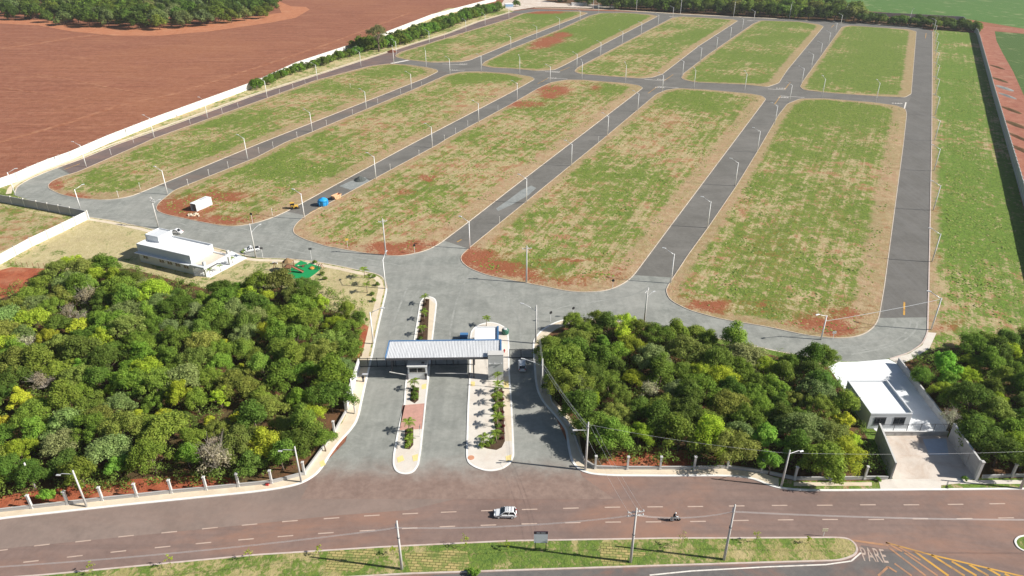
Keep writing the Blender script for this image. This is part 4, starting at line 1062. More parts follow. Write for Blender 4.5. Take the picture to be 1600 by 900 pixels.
# far wood in the ploughed field
fo = W([(-25, 31), (40, 31), (110, 41), (190, 47), (260, 47), (330, 41), (415, 28), (436, 16), (430, 4), (340, -2), (-25, -2)])
for p in fill(fo, 13.0, 9000, []):
    hue = ['deep', 'deep', 'deep', 'mid', 'grey', 'deep'][rng.integers(6)]
    qx, qy = pix(np.array([[p[0], p[1]]]))
    s_ = rng.uniform(1.15, 1.75)
    lab = f'{"low" if s_ < 1.35 else "tall" if s_ > 1.55 else "middling"} {WORDS[hue]} tree ' + ('on the edge of' if qy[0] > 32 else 'inside' if qy[0] > 18 else 'deep inside') + ' the far wood, ' + ('left end' if qx[0] < 90 else 'left part' if qx[0] < 190 else 'middle' if qx[0] < 270 else 'right part' if qx[0] < 350 else 'right tip')
    tree(p[0], p[1], s_, 'far', hue, lab, lab.replace('tree', 'trees', 1), 'forest_tree', z=0)

# grass tussocks on the lots
def m_tuft():
    m, nt, p = newmat('grass_blade')
    ri = nd(nt, 'ShaderNodeNewGeometry').outputs['Random Per Island']
    setp(nt, p, ramp(nt, ri, [(0, (.085, .15, .03)), (.42, (.155, .225, .038)), (.78, (.21, .26, .055)), (.9, (.30, .27, .11)), (1, (.40, .33, .18))]), .9, .1)
    return m
M['tuft'] = m_tuft()
def tussocks(polys, n, name, label, lo=.25, hi=.6):
    pts = []
    for p in polys:
        P = np.array([(a.x, a.y) for a in p])
        lo_, hi_ = P.min(0), P.max(0)
        k = int(n * abs(area(p)) / sum(abs(area(q)) for q in polys) * (hi_ - lo_).prod() / abs(area(p)))
        Q = rng.uniform(lo_, hi_, (k, 2))
        Q = Q[inside(Q, p)]
        Q = Q[edge_dist(Q, p) > 2.8]
        f = np.array([mnoise.noise(Vector((x * .16, y * .09, .5))) + .6 * mnoise.noise(Vector((x * .6, y * .35, 7))) for x, y in Q]) if len(Q) else np.zeros(0)
        pts.append(Q[f > rng.uniform(-.35, .35, len(Q))])
    Q = np.concatenate(pts)
    m = len(Q)
    a = rng.uniform(0, 6.28, m); s = rng.uniform(lo, hi, m); h = s * rng.uniform(.3, .6, m)
    V = np.zeros((m, 5, 3))
    for k in range(4):
        V[:, k, 0] = Q[:, 0] + np.cos(a + k * 1.571) * s * (1 if k % 2 else .6)
        V[:, k, 1] = Q[:, 1] + np.sin(a + k * 1.571) * s * (1 if k % 2 else .6)
        V[:, k, 2] = .12
    V[:, 4, 0] = Q[:, 0] + rng.normal(0, .1, m); V[:, 4, 1] = Q[:, 1] + rng.normal(0, .1, m); V[:, 4, 2] = .14 + h
    I = np.arange(m)[:, None] * 5
    F = np.concatenate([I + np.array([[k, (k + 1) % 4, 4]]) for k in range(4)], 0)
    me = bpy.data.meshes.new(name)
    me.vertices.add(5 * m); me.vertices.foreach_set('co', V.reshape(-1).astype(np.float32))
    me.loops.add(3 * len(F)); me.loops.foreach_set('vertex_index', F.reshape(-1).astype(np.int32))
    me.polygons.add(len(F)); me.polygons.foreach_set('loop_start', np.arange(0, 3 * len(F), 3, dtype=np.int32)); me.polygons.foreach_set('loop_total', np.full(len(F), 3, np.int32))
    me.materials.append(M['tuft']); me.update(calc_edges=True)
    return tag(link(name, me), label, 'grass', kind='stuff')
tussocks([LOTP[k] for k in ('B1', 'B2', 'B3', 'B4', 'B5')], 70000, 'grass_tussocks', 'tufts of green and dry grass on the front row of lots')
tussocks([[Vector(p) for p in W([(1463, 515), (1465, 230), (1480, 120), (1530, 120), (1560, 300), (1640, 515)])]], 14000, 'grass_tussocks', 'tufts of green grass on the strip beside the right boundary wall')
tussocks([[Vector(p) for p in W([(90, 898), (400, 869), (800, 848), (1050, 843), (1310, 842), (1330, 860), (1300, 876), (1050, 882), (640, 896)])]], 9000, 'grass_tussocks', 'short tufts of grass on the median strip by the avenue', .08, .2)
# ------------------------------------------------------------------ street lamps of the estate
def lamp_proto(h=8.8):
    pole = MB().tube([(0, 0, 0), (0, 0, h)], [.19, .12], 8).mesh('pole', M['pole_light'], True)
    arm = MB().tube([(0, 0, h - .25), (-.9, 0, h + .2), (-2.5, 0, h + 1.0)], [.085, .08, .07], 6).bar((-.02, 0, h - .5), (.16, 0, h - .5), .2).mesh('arm', M['lamp_metal'], True)
    head = MB().box((-3.4, -.2, h + 1.0), (-2.4, .2, h + 1.18), bev=.04).mesh('lamp_head', M['lamp_metal'])
    return pole, arm, head
LP = lamp_proto()
ORD = ['nearest the front road', 'second from the front road', 'third from the front road', 'fourth from the front road', 'fifth from the front road', 'sixth from the front road', 'seventh from the front road', 'eighth from the front road', 'ninth from the front road', 'tenth from the front road', 'eleventh from the front road', 'twelfth from the front road', 'thirteenth from the front road', 'fourteenth from the front road', 'fifteenth from the front road', 'sixteenth from the front road', 'seventeenth from the front road']
def lamp(x, y, rz, label, group, hs=1.0):
    t = empty('street_lamp', (x, y, .1), rz, label, 'street lamp', group)
    for n, m in zip(('pole', 'arm', 'lamp_head'), LP):
        link(n, m, t, scale=(1, 1, hs))
    return t
def lamp_street(pts, where, grp):
    P = [g(*p) for p in pts]
    P.sort(key=lambda p: p.y)
    for i, p in enumerate(P):
        a, b = P[max(i - 1, 0)], P[min(i + 1, len(P) - 1)]
        d = (b - a)
        rz = math.atan2(d.y, d.x) - math.pi / 2
        lamp(p.x, p.y, rz, f'pale street lamp {where}, {ORD[i]}', grp)
lamp_street([(135, 261), (241, 215.5), (324.5, 185), (417.5, 153), (496, 126), (564, 104), (619.5, 86), (671, 69), (728, 50), (758, 40), (795, 29)], 'on the street beside the white wall', 'lamps on the street beside the white wall')
lamp_street([(262, 304), (387, 249.5), (488, 206), (572.5, 171), (643, 141), (703, 115.5), (752, 111), (798, 77.5), (838.5, 61), (874, 47), (906, 34), (935, 21)], 'on the street passing the white container lot', 'lamps on the second street from the left')
lamp_street([(476, 342.5), (587.5, 280.5), (675.5, 230.5), (748, 191), (808, 157), (859.5, 129), (901, 107.5), (938, 88), (972, 69.5), (1001.5, 55), (1028, 41), (1051, 28)], 'on the street with the blue tank', 'lamps on the street with the blue tank')
lamp_street([(734, 389), (822.5, 317.5), (892.5, 259.5), (949, 212.5), (996, 174.5), (1034.5, 143), (1066, 119.5), (1094, 97), (1119, 79), (1140.5, 62), (1159.5, 48), (1177.5, 34.5)], 'on the street opposite the gatehouse', 'lamps on the street opposite the gatehouse')
lamp_street([(1048, 443), (1105, 356), (1148, 290.5), (1182.5, 238), (1210, 195), (1233, 160), (1252, 132), (1267, 108), (1281, 89), (1294, 71), (1304.5, 54.5), (1313, 41)], 'on the second street from the right', 'lamps on the second street from the right')
A_, B_ = g(1454.5, 516), g(1460, 220)
RS = [(1454.5, 516), (1456, 409.5), (1458, 329), (1459, 267.5), (1460, 220), (1460.5, 180.5), (1461, 150), (1461.5, 126), (1461.5, 105), (1461, 87), (1460.5, 72), (1459, 59), (1458, 50)]
lamp_street(RS, 'on the far right street', 'lamps on the far right street')
for i, (x, y, wh) in enumerate(((666, 104.5, 'on the cross street between the first and second streets'), (615.5, 100, 'on the cross street at the white wall street corner'), (812, 116, 'on the cross street between the second and third streets'), (909, 124, 'on the cross street at the blue tank street corner'), (977, 129, 'on the cross street between the third and fourth streets'), (1084, 138, 'on the cross street at the gatehouse street corner'), (1163, 144, 'on the cross street between the fourth and fifth streets'), (1284, 152.5, 'on the cross street past the fifth street corner'), (1368, 159.5, 'on the cross street near the far right street'))):
    p = g(x, y)
    lamp(p.x, p.y, R(-75), 'pale street lamp ' + wh, 'lamps on the cross street', 1.1)
for i, (x, y, wh) in enumerate(((927, 15, 'behind the pale ground'), (994, 18, 'first from the pale ground'), (1063, 22, 'second from the pale ground'), (1146, 26, 'third from the pale ground'), (1233, 30, 'fourth from the pale ground'), (1319, 34, 'fifth from the pale ground'), (1419, 41, 'at the right corner'))):
    p = g(x, y)
    lamp(p.x, p.y, R(80), f'tall lamp along the back street before the hedge, {wh}', 'lamps along the back street', 1.45)
for x, y, rz, hs, wh in ((24, 305, R(200), .95, 'at the left bend of the front road by the white wall'), (126, 327, R(-130), .8, 'on the front road just behind the grey wall corner'), (602.5, 451.5, R(-100), .98, 'at the inner corner of the entry kerb, left side'), (583.6, 538, R(180), .98, 'on the left entry pavement behind the gatehouse'), (555, 647, R(180), .98, 'on the left entry pavement before the gatehouse'), (1282.5, 531, R(20), .75, 'at the bottom edge of the fourth lot by the front road')):
    p = g(x, y)
    lamp(p.x, p.y, rz, 'pale street lamp ' + wh, 'lamps along the front road and entry', hs)
for x, y, rz, wh in ((136, 792.5, 0, 'on the left avenue pavement before the tall wall posts'), (471, 754, 0, 'at the left corner of the entry and the avenue'), (1220.5, 760, R(-160), 'on the right avenue pavement near the slab yard')):
    p = g(x, y)
    t = empty('avenue_lamp', (p.x, p.y, .1), rz, 'concrete lamp post ' + wh, 'street lamp', 'lamp posts on the avenue pavement')
    MB().tube([(0, 0, 0), (0, 0, 8.2)], [.19, .12], 8).build('pole', M['concrete'], t, smooth=True)
    MB().tube([(0, 0, 7.4), (-2.0, 0, 7.5), (-2.4, 0, 7.3)], .05, 6).build('arm', M['lamp_metal'], t)
    MB().box((-3.0, -.15, 7.12), (-2.3, .15, 7.28), bev=.05).build('lamp_head', M['lamp_metal'], t)

# ------------------------------------------------------------------ power poles and lines
POLES = {}
def power_pole(key, x, y, h, label, cross=0, crz=0.0, arm=None, rings=()):
    p = g(x, y)
    t = empty('power_pole', (p.x, p.y, .1), 0, label, 'utility pole', 'concrete power poles')
    MB().tube([(0, 0, 0), (0, 0, h)], [.24, .13], 8).build('pole', M['concrete'], t, smooth=True)
    c, s = math.cos(crz), math.sin(crz)
    for k in range(cross):
        z = h - .9 - k * .75
        MB().bar((-1.3 * c - .14 * s, -1.3 * s + .14 * c, z), (1.3 * c - .14 * s, 1.3 * s + .14 * c, z), .13).build('crossarm', M['concrete'], t)
        for q in (-1.15, -.45, .45, 1.15):
            MB().lathe([(.05, 0), (.09, .06), (.05, .12), (.09, .18), (.04, .28)], 8, (q * c - .14 * s, q * s + .14 * c, z + .07)).build('insulator', M['lamp_metal'], t)
        if k == 0:
            MB().bar((-.14 * s, .14 * c, z - .9), (.9 * c, .9 * s, z), .05).bar((-.14 * s, .14 * c, z - .9), (-.9 * c, -.9 * s, z), .05).build('brace', M['lamp_metal'], t)
    if not cross:
        b = MB()
        for z in (h - .8, h - 1.15, h - 1.5):
            b.box((-.28, -.09, z), (-.12, .09, z + .16))
        b.build('insulator', M['lamp_metal'], t)
    for z in rings:
        MB().lathe([(.17, 0), (.24, .02), (.24, .12), (.17, .14)], 10, (0, 0, z)).box((-.1, .16, z - .5), (.12, .34, z + .1)).build('clamp', M['darkgrey'], t)
    if arm:
        dx, dy, z, up = arm
        b = MB().tube([(0, 0, z), (dx * .5, dy * .5, z + up * .6), (dx, dy, z + up)], .055, 6)
        b.build('arm', M['lamp_metal'], t)
        u = Vector((dx, dy, 0)).normalized()
        MB().bar((dx, dy, z + up), (dx + u.x * .8, dy + u.y * .8, z + up + .05), .26, .14).build('lamp_head', M['lamp_metal'], t)
    POLES[key] = (p.x, p.y, h)
    return t
power_pole('m1', 628, 890, 10.3, 'tall concrete power pole among the dry sod squares on the median', rings=(6.8,))
power_pole('m2', 985, 879, 11.5, 'concrete power pole with double crossarms on the median', cross=2, crz=R(8), rings=(6.0,))
power_pole('m3', 1131, 875, 11.7, 'plain concrete power pole right of the crossarm pole on the median', rings=(7.0,))
power_pole('ga', 914.5, 735, 11.0, 'tall power pole with a lamp arm at the right corner of the entry', arm=(-1.9, -.2, 9.2, .2), rings=(9.8,))
power_pole('gb', 846.5, 613, 8.4, 'pole with a long lamp arm beside the parked silver hatchback', arm=(-3.6, .6, 6.6, 1.3))
power_pole('gc', 837, 537, 10.3, 'pole with a slanted lamp arm by the gate and right kerb', arm=(-2.9, .8, 8.6, 1.6))
power_pole('gd', 1006, 510, 10.6, 'crossarm pole rising from the trees by the front road', cross=1, crz=R(60), arm=(1.4, .8, 8.0, 1.0))
power_pole('ge', 822.5, 442, 11.0, 'power pole at the tip of the lot facing the gatehouse', cross=1, crz=R(10))
power_pole('gf', 603, 399, 11.5, 'power pole at the red earth tip of the lot left of the gatehouse street', cross=1, crz=R(20))
power_pole('gg', 248, 356, 10.4, 'power pole with crossarms behind the white office', cross=2, crz=R(-35), arm=(1.6, 1.0, 7.8, 1.2))
power_pole('gh', 400, 402.5, 10.6, 'power pole with a slanted lamp arm beside the parked white pickup', arm=(1.8, 1.9, 7.8, 1.6))
power_pole('gi', 1594, 764, 9.0, 'leaning pale pole at the right edge of the avenue pavement', arm=(-.6, -1.2, 8.2, .2))
power_pole('gj', 55, 763, 5.8, 'short grey pole standing in the scrub at the front of the left woodland')
p = g(1640, 905)
POLES['mr'] = (p.x + 20, p.y + 2.5, 11.5); p = g(-60, 960); POLES['ml'] = (p.x, p.y, 10.5)
def line(a, b, dz, off, sag, label, grp, r=.011):
    A = Vector((POLES[a][0], POLES[a][1], POLES[a][2] + dz)); B = Vector((POLES[b][0], POLES[b][1], POLES[b][2] + dz))
    d = (B - A).to_2d().normalized()
    n = Vector((-d.y, d.x, 0)) * off
    pts = [A.lerp(B, k / 16) + n - Vector((0, 0, sag * 4 * (k / 16) * (1 - k / 16))) for k in range(17)]
    o = MB().tube([q - A for q in pts], r, 5).build('power_line', M['lamp_metal'], None, A.to_tuple())
    return tag(o, label, 'cable', grp)
for a, b, wh in (('ml', 'm1', 'leaving the median pole among the sod squares to the left'), ('m1', 'm2', 'between the sod square pole and the crossarm pole'), ('m2', 'm3', 'between the crossarm pole and the next median pole'), ('m3', 'mr', 'from the last median pole towards the right edge')):
    for k, off in enumerate((-.35, .0, .35)):
        line(a, b, -1.0 - .3 * k, off * .5, .9, f'{["upper", "middle", "lower"][k]} grey wire {wh}', 'wires along the median')
for off, wd in ((-1.1, 'left'), (-.4, 'inner'), (1.1, 'right')):
    line('m2', 'ga', -.7, off, .6, f'{wd} wire crossing the avenue to the entry corner pole', 'wires crossing the avenue', .012)
    line('ga', 'gb', -1.2, off * .25, .5, f'{wd} wire over the right entry pavement from the corner pole', 'wires along the entry', .014)
for off in (-.3, .3):
    line('gb', 'gc', -.6, off * .4, .3, 'thin wire between the two lamp arm poles by the gate, ' + ('left' if off < 0 else 'right') + ' one', 'wires along the entry', .014)
POLES['s1'] = (*g(1220.5, 760).to_2d(), 8.0); POLES['s2'] = POLES['gi']
line('ga', 's1', -.4, 0, .6, 'thin wire above the front wall of the right woodland', 'wires over the pavement', .012)
line('s1', 's2', -.3, 0, .5, 'thin wire passing before the slab yard', 'wires over the pavement', .012)
POLES['r0'] = (*g(1454.5, 516).to_2d(), 8.6); POLES['r1'] = (*g(1283, 531).to_2d(), 5.2)
line('r0', 'r1', 0, 0, .25, 'pale cable slung over the end of the far right street', 'slung cable', .05)

# ------------------------------------------------------------------ small posts and signs
sp = MB().tube([(0, 0, 0), (0, 0, 2.5)], .055, 6).box((-.09, -.09, 2.2), (.09, .09, 2.5)).mesh('marker_post', M['kerb_white'])
MPX = [(547.5, 138), (437.5, 147.5), (458, 139), (477, 131), (464.5, 215), (510.5, 196), (551, 179), (590.5, 162), (626, 147), (659, 135), (694.5, 60), (731, 197.5), (712, 209), (694.5, 220), (778, 172.5), (372.5, 169), (347.5, 177.5), (297.5, 194.5), (209, 223), (174, 242.5), (357, 262.5), (327, 275), (294.5, 290.5), (185.5, 309), (219.5, 296), (426, 337.5), (610, 266), (655, 244), (780.5, 350), (935, 222), (405, 240), (427, 231)]
for i, (x, y) in enumerate(MPX):
    p = g(x, y)
    t = link('marker_post', sp, None, (p.x, p.y, .1), rng.uniform(0, 3))
    tag(t, 'thin pale marker post at the edge of a grass lot', 'post', 'thin marker posts along the lots')
def road_sign(x, y, rz, label, shape='rect', col='dark', h=2.6):
    p = g(x, y)
    t = empty('road_sign', (p.x, p.y, .1), rz, label, 'sign', 'small road signs')
    MB().tube([(0, 0, 0), (0, 0, h)], .05, 6).build('post', M['pole_light'], t)
    if shape == 'rect':
        MB().box((-.45, -.09, h - .1), (.45, -.05, h + .55)).build('plate', M[col], t)
    else:
        MB().prism([(.42 * math.cos(R(22.5 + 45 * k)), .42 * math.sin(R(22.5 + 45 * k))) for k in range(8)], -.02, .02).build('plate', M[col], t, (0, -.08, h)).rotation_euler = (R(90), 0, 0)
    return t
road_sign(411, 404, R(10), 'road sign with a dark twin plate beside the pickup on the front kerb', h=3.0, col='darkgrey')
road_sign(487, 406, R(10), 'road sign with a dark plate behind the playground kerb', h=3.2, col='darkgrey')
road_sign(543.5, 388, R(20), 'yellow topped sign on the dry tip of the lot left of the gatehouse', col='yellow_mach')
road_sign(648, 396, R(20), 'octagonal sign seen from behind at the corner of the gatehouse street', 'oct', 'dark')
road_sign(957, 452, R(0), 'octagonal sign seen from behind at the lot tip opposite the right woodland', 'oct', 'dark')
road_sign(860, 503, R(30), 'octagonal sign with dark back on the right kerb behind the gate', 'oct', 'dark')
road_sign(895, 496, R(30), 'dark backed sign at the top of the right kerb', 'oct', 'dark')
road_sign(395, 349, R(0), 'dark backed sign at the lower tip of the container lot', 'oct', 'dark', 3.2)
road_sign(1301, 530, R(0), 'short pale sign at the red earth corner of the right lot', h=1.6, col='white_wall')
road_sign(656.5, 683, R(90), 'small sign seen edge on, in the entry island near the avenue', h=2.2, col='darkgrey')
road_sign(1286, 838, R(0), 'low wooden stake sign at the right end of the median', h=1.2, col='stone')

# billboard on the median
p0, p1 = g(835.5, 861), g(853.5, 861)
t = empty('billboard', ((p0.x + p1.x) / 2, p0.y, .12), 0, 'grey and black notice board on two dark legs at the median edge', 'billboard')
wb = 2.15
for x in (-.85, .85):
    MB().box((x - .06, -.06, 0), (x + .06, .06, 1.9)).build('leg', M['dark'], t)
MB().box((-wb / 2, -.06, 1.75), (wb / 2, .06, 3.75), bev=.02).build('panel', M['sign_panel'], t)
MB().box((-wb / 2 - .02, -.08, 3.752), (wb / 2 + .02, .08, 4.22), bev=.02).build('header', M['sign_dark'], t)
b = MB()
for x0, x1 in ((-.66, -.56), (-.5, -.36), (-.3, -.18), (-.02, .08), (.14, .26), (.32, .42), (.48, .6), (.66, .72)):
    b.box((x0, -.094, 3.90), (x1, -.082, 4.06))
b.build('lettering', M['sign_panel'], t)
b = MB()
for r_ in range(5):
    b.box((-.85, -.068, 3.3 - r_ * .28), (.85 - .3 * (r_ % 2), -.062, 3.34 - r_ * .28))
b.build('fine_print', M['lamp_metal'], t)

# ------------------------------------------------------------------ gatehouse
t = empty('gatehouse', (-14.6, 127.0, .13), R(1.2), 'gatehouse with a long ribbed metal canopy, blue edging and a grey pylon', 'gatehouse')
X0, X1, Y0, Y1, ZR = -12.1, 12.1, -2.95, 3.2, 5.75
b = MB()
n = 74
for k in range(n):
    xa = X0 + (X1 - X0) * k / n; xb = X0 + (X1 - X0) * (k + 1) / n
    xm1 = xa + (xb - xa) * .42; xm2 = xa + (xb - xa) * .5; xm3 = xa + (xb - xa) * .92
    zs_ = lambda y: ZR + .03 * (y - Y0)
    prof = [(xa, 0), (xm1, 0), (xm2, .07), (xm3, .07), (xb, 0)]
    b.add([(x, Y0, zs_(Y0) + z) for x, z in prof] + [(x, Y1, zs_(Y1) + z) for x, z in prof], [(i, i + 1, i + 6, i + 5) for i in range(4)])
b.build('roof_sheet', M['roof_sheet'], t)
MB().box((X0, Y0 + .05, ZR - .5), (X1, Y1 - .05, ZR - .06)).build('soffit', M['darkgrey'], t)
MB().box((X0 - .2, Y1 - .02, ZR - .5), (X1 + .2, Y1 + .2, ZR + .42)).build('rear_fascia', M['blue'], t)
MB().box((X0 - .22, Y0, ZR - .5), (X0 - .02, Y1 - .03, ZR + .30)).build('end_fascia', M['blue'], t)
MB().box((X1 + .0, Y0 + 1.2, ZR - .5), (X1 + .28, Y1 - .03, ZR + .42)).build('end_fascia', M['blue'], t)
MB().box((X0, Y0 - .06, ZR - .52), (X1 - 2.6, Y0 - .01, ZR + .02)).build('front_fascia', M['darkgrey'], t)
MB().box((9.6, Y0 + .1, ZR + .1), (11.9, Y0 + 1.4, ZR + .22)).build('gutter_box', M['blue'], t)
b = MB()
MB().box((9.45, -3.3, 0), (12.7, -1.75, 6.45), bev=.03).build('pylon', M['render_grey'], t)
MB().box((9.40, -3.36, 6.452), (12.75, -1.70, 6.55)).build('pylon_coping', M['concrete'], t)
MB().tube([(9.7, -3.42, 4.35), (12.3, -3.42, 4.35)], .035, 6).build('light_rail', M['lamp_metal'], t)
for x in (9.75, 10.85, 12.3):
    MB().box((x - .1, -3.6, 4.3), (x + .1, -3.38, 4.55), bev=.03).build('spot_light', M['lamp_metal'], t)
for x, y in ((-11.6, 2.6), (-3.2, 2.6), (-11.6, 0.3), (1.6, 2.6), (6.3, -2.3), (6.3, 2.6)):
    MB().box((x - .14, y - .14, 0), (x + .14, y + .14, ZR - .5)).build('column', M['darkgrey'], t)
# gate room behind
t2 = empty('gate_room', (-5.75, 134.4, .13), R(1), 'white flat roofed gate room with a blue parapet edge behind the canopy', 'building')
MB().box((-2.7, -.2, 0), (2.7, 5.2, 3.55)).build('wall_body', M['render_white'], t2)
MB().box((-2.55, -.1, 3.551), (2.45, 5.05, 3.62)).build('roof', M['roof_white'], t2)
MB().box((2.45, -.2, 3.552), (2.75, 5.3, 4.0)).build('parapet', M['blue'], t2)
MB().box((-2.75, 5.05, 3.553), (2.448, 5.3, 3.85)).build('parapet', M['render_white'], t2)
MB().box((-2.75, -.2, 3.553), (-2.552, 5.048, 3.85)).build('parapet', M['render_white'], t2)
w_ = MB().box((2.69, 2.0, 1.0), (2.74, 3.4, 2.1)).build('window', M['glass'], t2)
MB().box((2.735, 1.94, .94), (2.77, 3.46, 1.0)).build('sill', M['concrete'], w_)
MB().box((2.69, .3, 0), (2.74, 1.2, 2.1)).build('door', M['darkgrey'], t2)
# guard booth
t3 = empty('guard_booth', (-20.3, 124.3, .13), R(1), 'white guard booth with a long dark window under the canopy edge', 'booth')
MB().box((-2.0, 0, 0), (2.0, 2.8, 3.3)).build('wall_body', M['render_white'], t3)
MB().box((-2.15, -.25, 3.302), (2.15, 2.9, 3.55), bev=.02).build('roof', M['roof_white'], t3)
w_ = MB().box((-1.7, -.03, 1.75), (1.7, .05, 2.95)).build('window', M['glass'], t3)
MB().box((-1.78, -.06, 2.951), (1.78, .04, 3.03)).box((-1.78, -.06, 1.67), (1.78, .04, 1.749)).box((-.03, -.055, 1.75), (.03, .03, 2.95)).build('frame', M['lamp_metal'], w_)
MB().box((.9, .7, 3.552), (1.5, 1.1, 3.75)).build('roof_unit', M['darkgrey'], t3)
# things round the gatehouse
def barrier(x, y, rz, L, tilt, label):
    p = g(x, y)
    r = empty('barrier', (p.x, p.y, .13), rz, label, 'barrier', 'entry barriers')
    MB().box((-.2, -.17, 0), (.2, .17, 1.15), bev=.03).build('cabinet', M['darkgrey'], r)
    MB().bar((0, -.2, 1.0), (L * math.cos(tilt), -.2, 1.0 + L * math.sin(tilt)), .13, .16).build('boom', M['white_wall'], r)
    MB().box((-.12, -.28, .9), (.12, -.17, 1.15)).build('hub', M['orange'], r)
barrier(637, 593.5, R(180), 3.9, R(12), 'raised white boom barrier in front of the guard booth')
barrier(733.5, 591, R(179), 7.4, R(0), 'long lowered white boom barrier across the middle lane')
for x, y, wh in ((666, 593.5, 'at the right of the guard booth'), (568, 597, 'on the left entry pavement before the gate')):
    p = g(x, y)
    r = empty('card_terminal', (p.x, p.y, .13), 0, 'dark card terminal box ' + wh, 'terminal', 'card terminals')
    MB().box((-.16, -.16, 0), (.16, .16, 1.0)).build('post', M['darkgrey'], r)
    MB().box((-.26, -.22, 1.002), (.26, .22, 1.5), bev=.04).build('box', M['dark'], r)
def gate(a, b, label, n, h=2.4, mid=True):
    A, B = g(*a), g(*b)
    r = empty('metal_gate', A.to_tuple(), math.atan2(B.y - A.y, B.x - A.x), label, 'gate')
    L = (B - A).length
    MB().box((0, -.05, h - .12), (L, .05, h)).build('top_rail', M['dark'], r)
    MB().box((0, -.05, .15), (L, .05, .27)).build('bottom_rail', M['dark'], r)
    k = max(2, round(L / 2.2))
    for i in range(k + 1):
        MB().box((L * i / k - .06, -.08, 0), (L * i / k + .06, .08, h + .06)).build('post', M['dark'], r)
    bm = MB()
    for i in range(int(L / .22)):
        x = .1 + i * .22
        bm.box((x - .012, -.012, .272), (x + .012, .012, h - .122))
    tag(bm.build('bars', M['dark'], r), kind='stuff')
gate((561, 574), (648, 572.5), 'black barred gate across the left entry lane under the canopy', 10)
gate((664, 571.5), (733, 570), 'black barred gate across the middle lane under the canopy', 10)
gate((796, 560), (832, 560), 'black barred gate across the right lane behind the parked silver hatchback', 6)
p = g(725, 533)
r = empty('blue_canvas', (p.x, p.y + .8, .04), 0, 'blue cover half hidden behind the canopy, left of the gate room', 'cover')
MB().box((-.8, -.7, 0), (.8, .7, 1.2), bev=.12).build('cover', M['blue'], r)
MB().prism([(-.95, -.85), (.95, -.85), (.95, .85), (-.95, .85)], 1.202, 1.3).build('top', M['blue'], r)
p = g(789.5, 522)
r = empty('round_tank', p.to_tuple(), 0, 'dark green round tank with a pale lid beside the white gate room', 'tank')
MB().lathe([(.75, .13), (.85, .4), (.85, 1.2), (.7, 1.45)], 20).build('body', m_plain('green_plastic', (.03, .12, .08), .4, .5), r, smooth=True)
MB().lathe([(.5, 1.452), (.45, 1.55), (.1, 1.6)], 16).build('lid', M['render_grey'], r)
p = g(788, 551)
r = empty('red_post', p.to_tuple(), 0, 'short red hydrant post beside the grey pylon', 'hydrant')
MB().lathe([(.16, .13), (.13, .2), (.13, .75), (.18, .78), (.12, .95)], 10).build('body', M['red_light'], r)
MB().box((-.25, -.08, .5), (.25, .08, .66)).build('outlet', M['red_light'], r)
p = g(418, 759)
r = empty('red_post', (p.x, p.y, .14), 0, 'low red box lying on the left avenue pavement', 'hydrant')
MB().box((-.25, -.2, 0), (.25, .2, .4), bev=.05).build('body', M['red_light'], r)
MB().box((-.32, -.06, .4), (.32, .06, .48)).build('handle', M['dark'], r)
p = g(736, 716)
tag(MB().lathe([(.62, .15), (.62, .165), (.5, .168), (.5, .162)], 20).build('manhole_cover', M['rust'], None, (p.x, p.y, 0)), 'rust orange round manhole cover on the tip of the gate island', 'manhole cover')

# ------------------------------------------------------------------ white office on the left
A = g(303.4, 429.7)
t = empty('office', (A.x, A.y, .14), R(-23.5), 'white flat roofed office with a raised box and side canopy on pillars', 'office building')
MB().box((-20.0, 0, 0), (0, 8.4, 3.0)).build('wall_body', M['render_white'], t)
MB().box((-20.6, -.95, 3.002), (.3, -.001, 3.22)).build('eave', M['render_white'], t)
b = MB()
b.box((-20.0, 0, 3.001), (0, .22, 5.75)); b.box((-20.0, 8.18, 3.001), (0, 8.4, 5.75)); b.box((-20.0, .221, 3.001), (-19.78, 8.179, 5.75)); b.box((-.22, .221, 3.001), (0, 8.179, 5.75))
b.build('parapet', M['render_white'], t)
MB().box((-19.779, .222, 3.0), (-.221, 8.178, 5.25)).build('roof', M['roof_white'], t)
MB().box((-20.2, 3.6, 5.0), (-15.2, 8.6, 6.9)).box((-20.2, 3.6, 6.901), (-15.2, 3.8, 7.15)).box((-20.2, 8.4, 6.901), (-15.2, 8.6, 7.15)).box((-15.4, 3.801, 6.901), (-15.2, 8.399, 7.15)).box((-20.2, 3.801, 6.901), (-20.0, 8.399, 7.15)).build('tank_room', M['render_white'], t)
for x in (-17.6, -11.4, -8.4, -5.4, -2.3):
    w_ = MB().box((x - .85, -.03, 1.5), (x + .85, .06, 2.6)).build('window', M['glass'], t)
    MB().box((x - .95, -.09, 1.42), (x + .95, .04, 1.499)).build('sill', M['concrete'], w_)
    MB().box((x - .03, -.05, 1.5), (x + .03, .05, 2.6)).build('frame', M['lamp_metal'], w_)
w_ = MB().box((-.02, .5, 1.6), (.04, 1.6, 2.5)).build('window', M['glass'], t)
MB().box((-.02, 3.2, 0), (.05, 5.0, 2.3)).build('door', M['glass'], t)
MB().box((.001, .0, 3.0), (5.1, 7.9, 3.22)).build('canopy_slab', m_plain('beige_slab', (.66, .58, .47), .85, .2, .1, .6), t)
MB().box((.302, -.95, 3.0), (5.4, -.001, 3.55)).build('canopy_beam', M['render_white'], t)
MB().box((5.102, .0, 2.95), (5.4, 8.4, 3.6)).build('canopy_beam', M['render_white'], t)
MB().box((0.002, 7.901, 3.0), (5.1, 8.4, 3.55)).build('canopy_beam', M['render_white'], t)
inv = Matrix.Rotation(R(23.5), 4, 'Z')
for q in ((323, 432.6), (359.8, 414.5)):
    l = inv @ (g(*q) - A)
    MB().box((l.x - .28, l.y - .28, 0), (l.x + .28, l.y + .5, 4.5)).build('pillar', M['render_grey'], t)
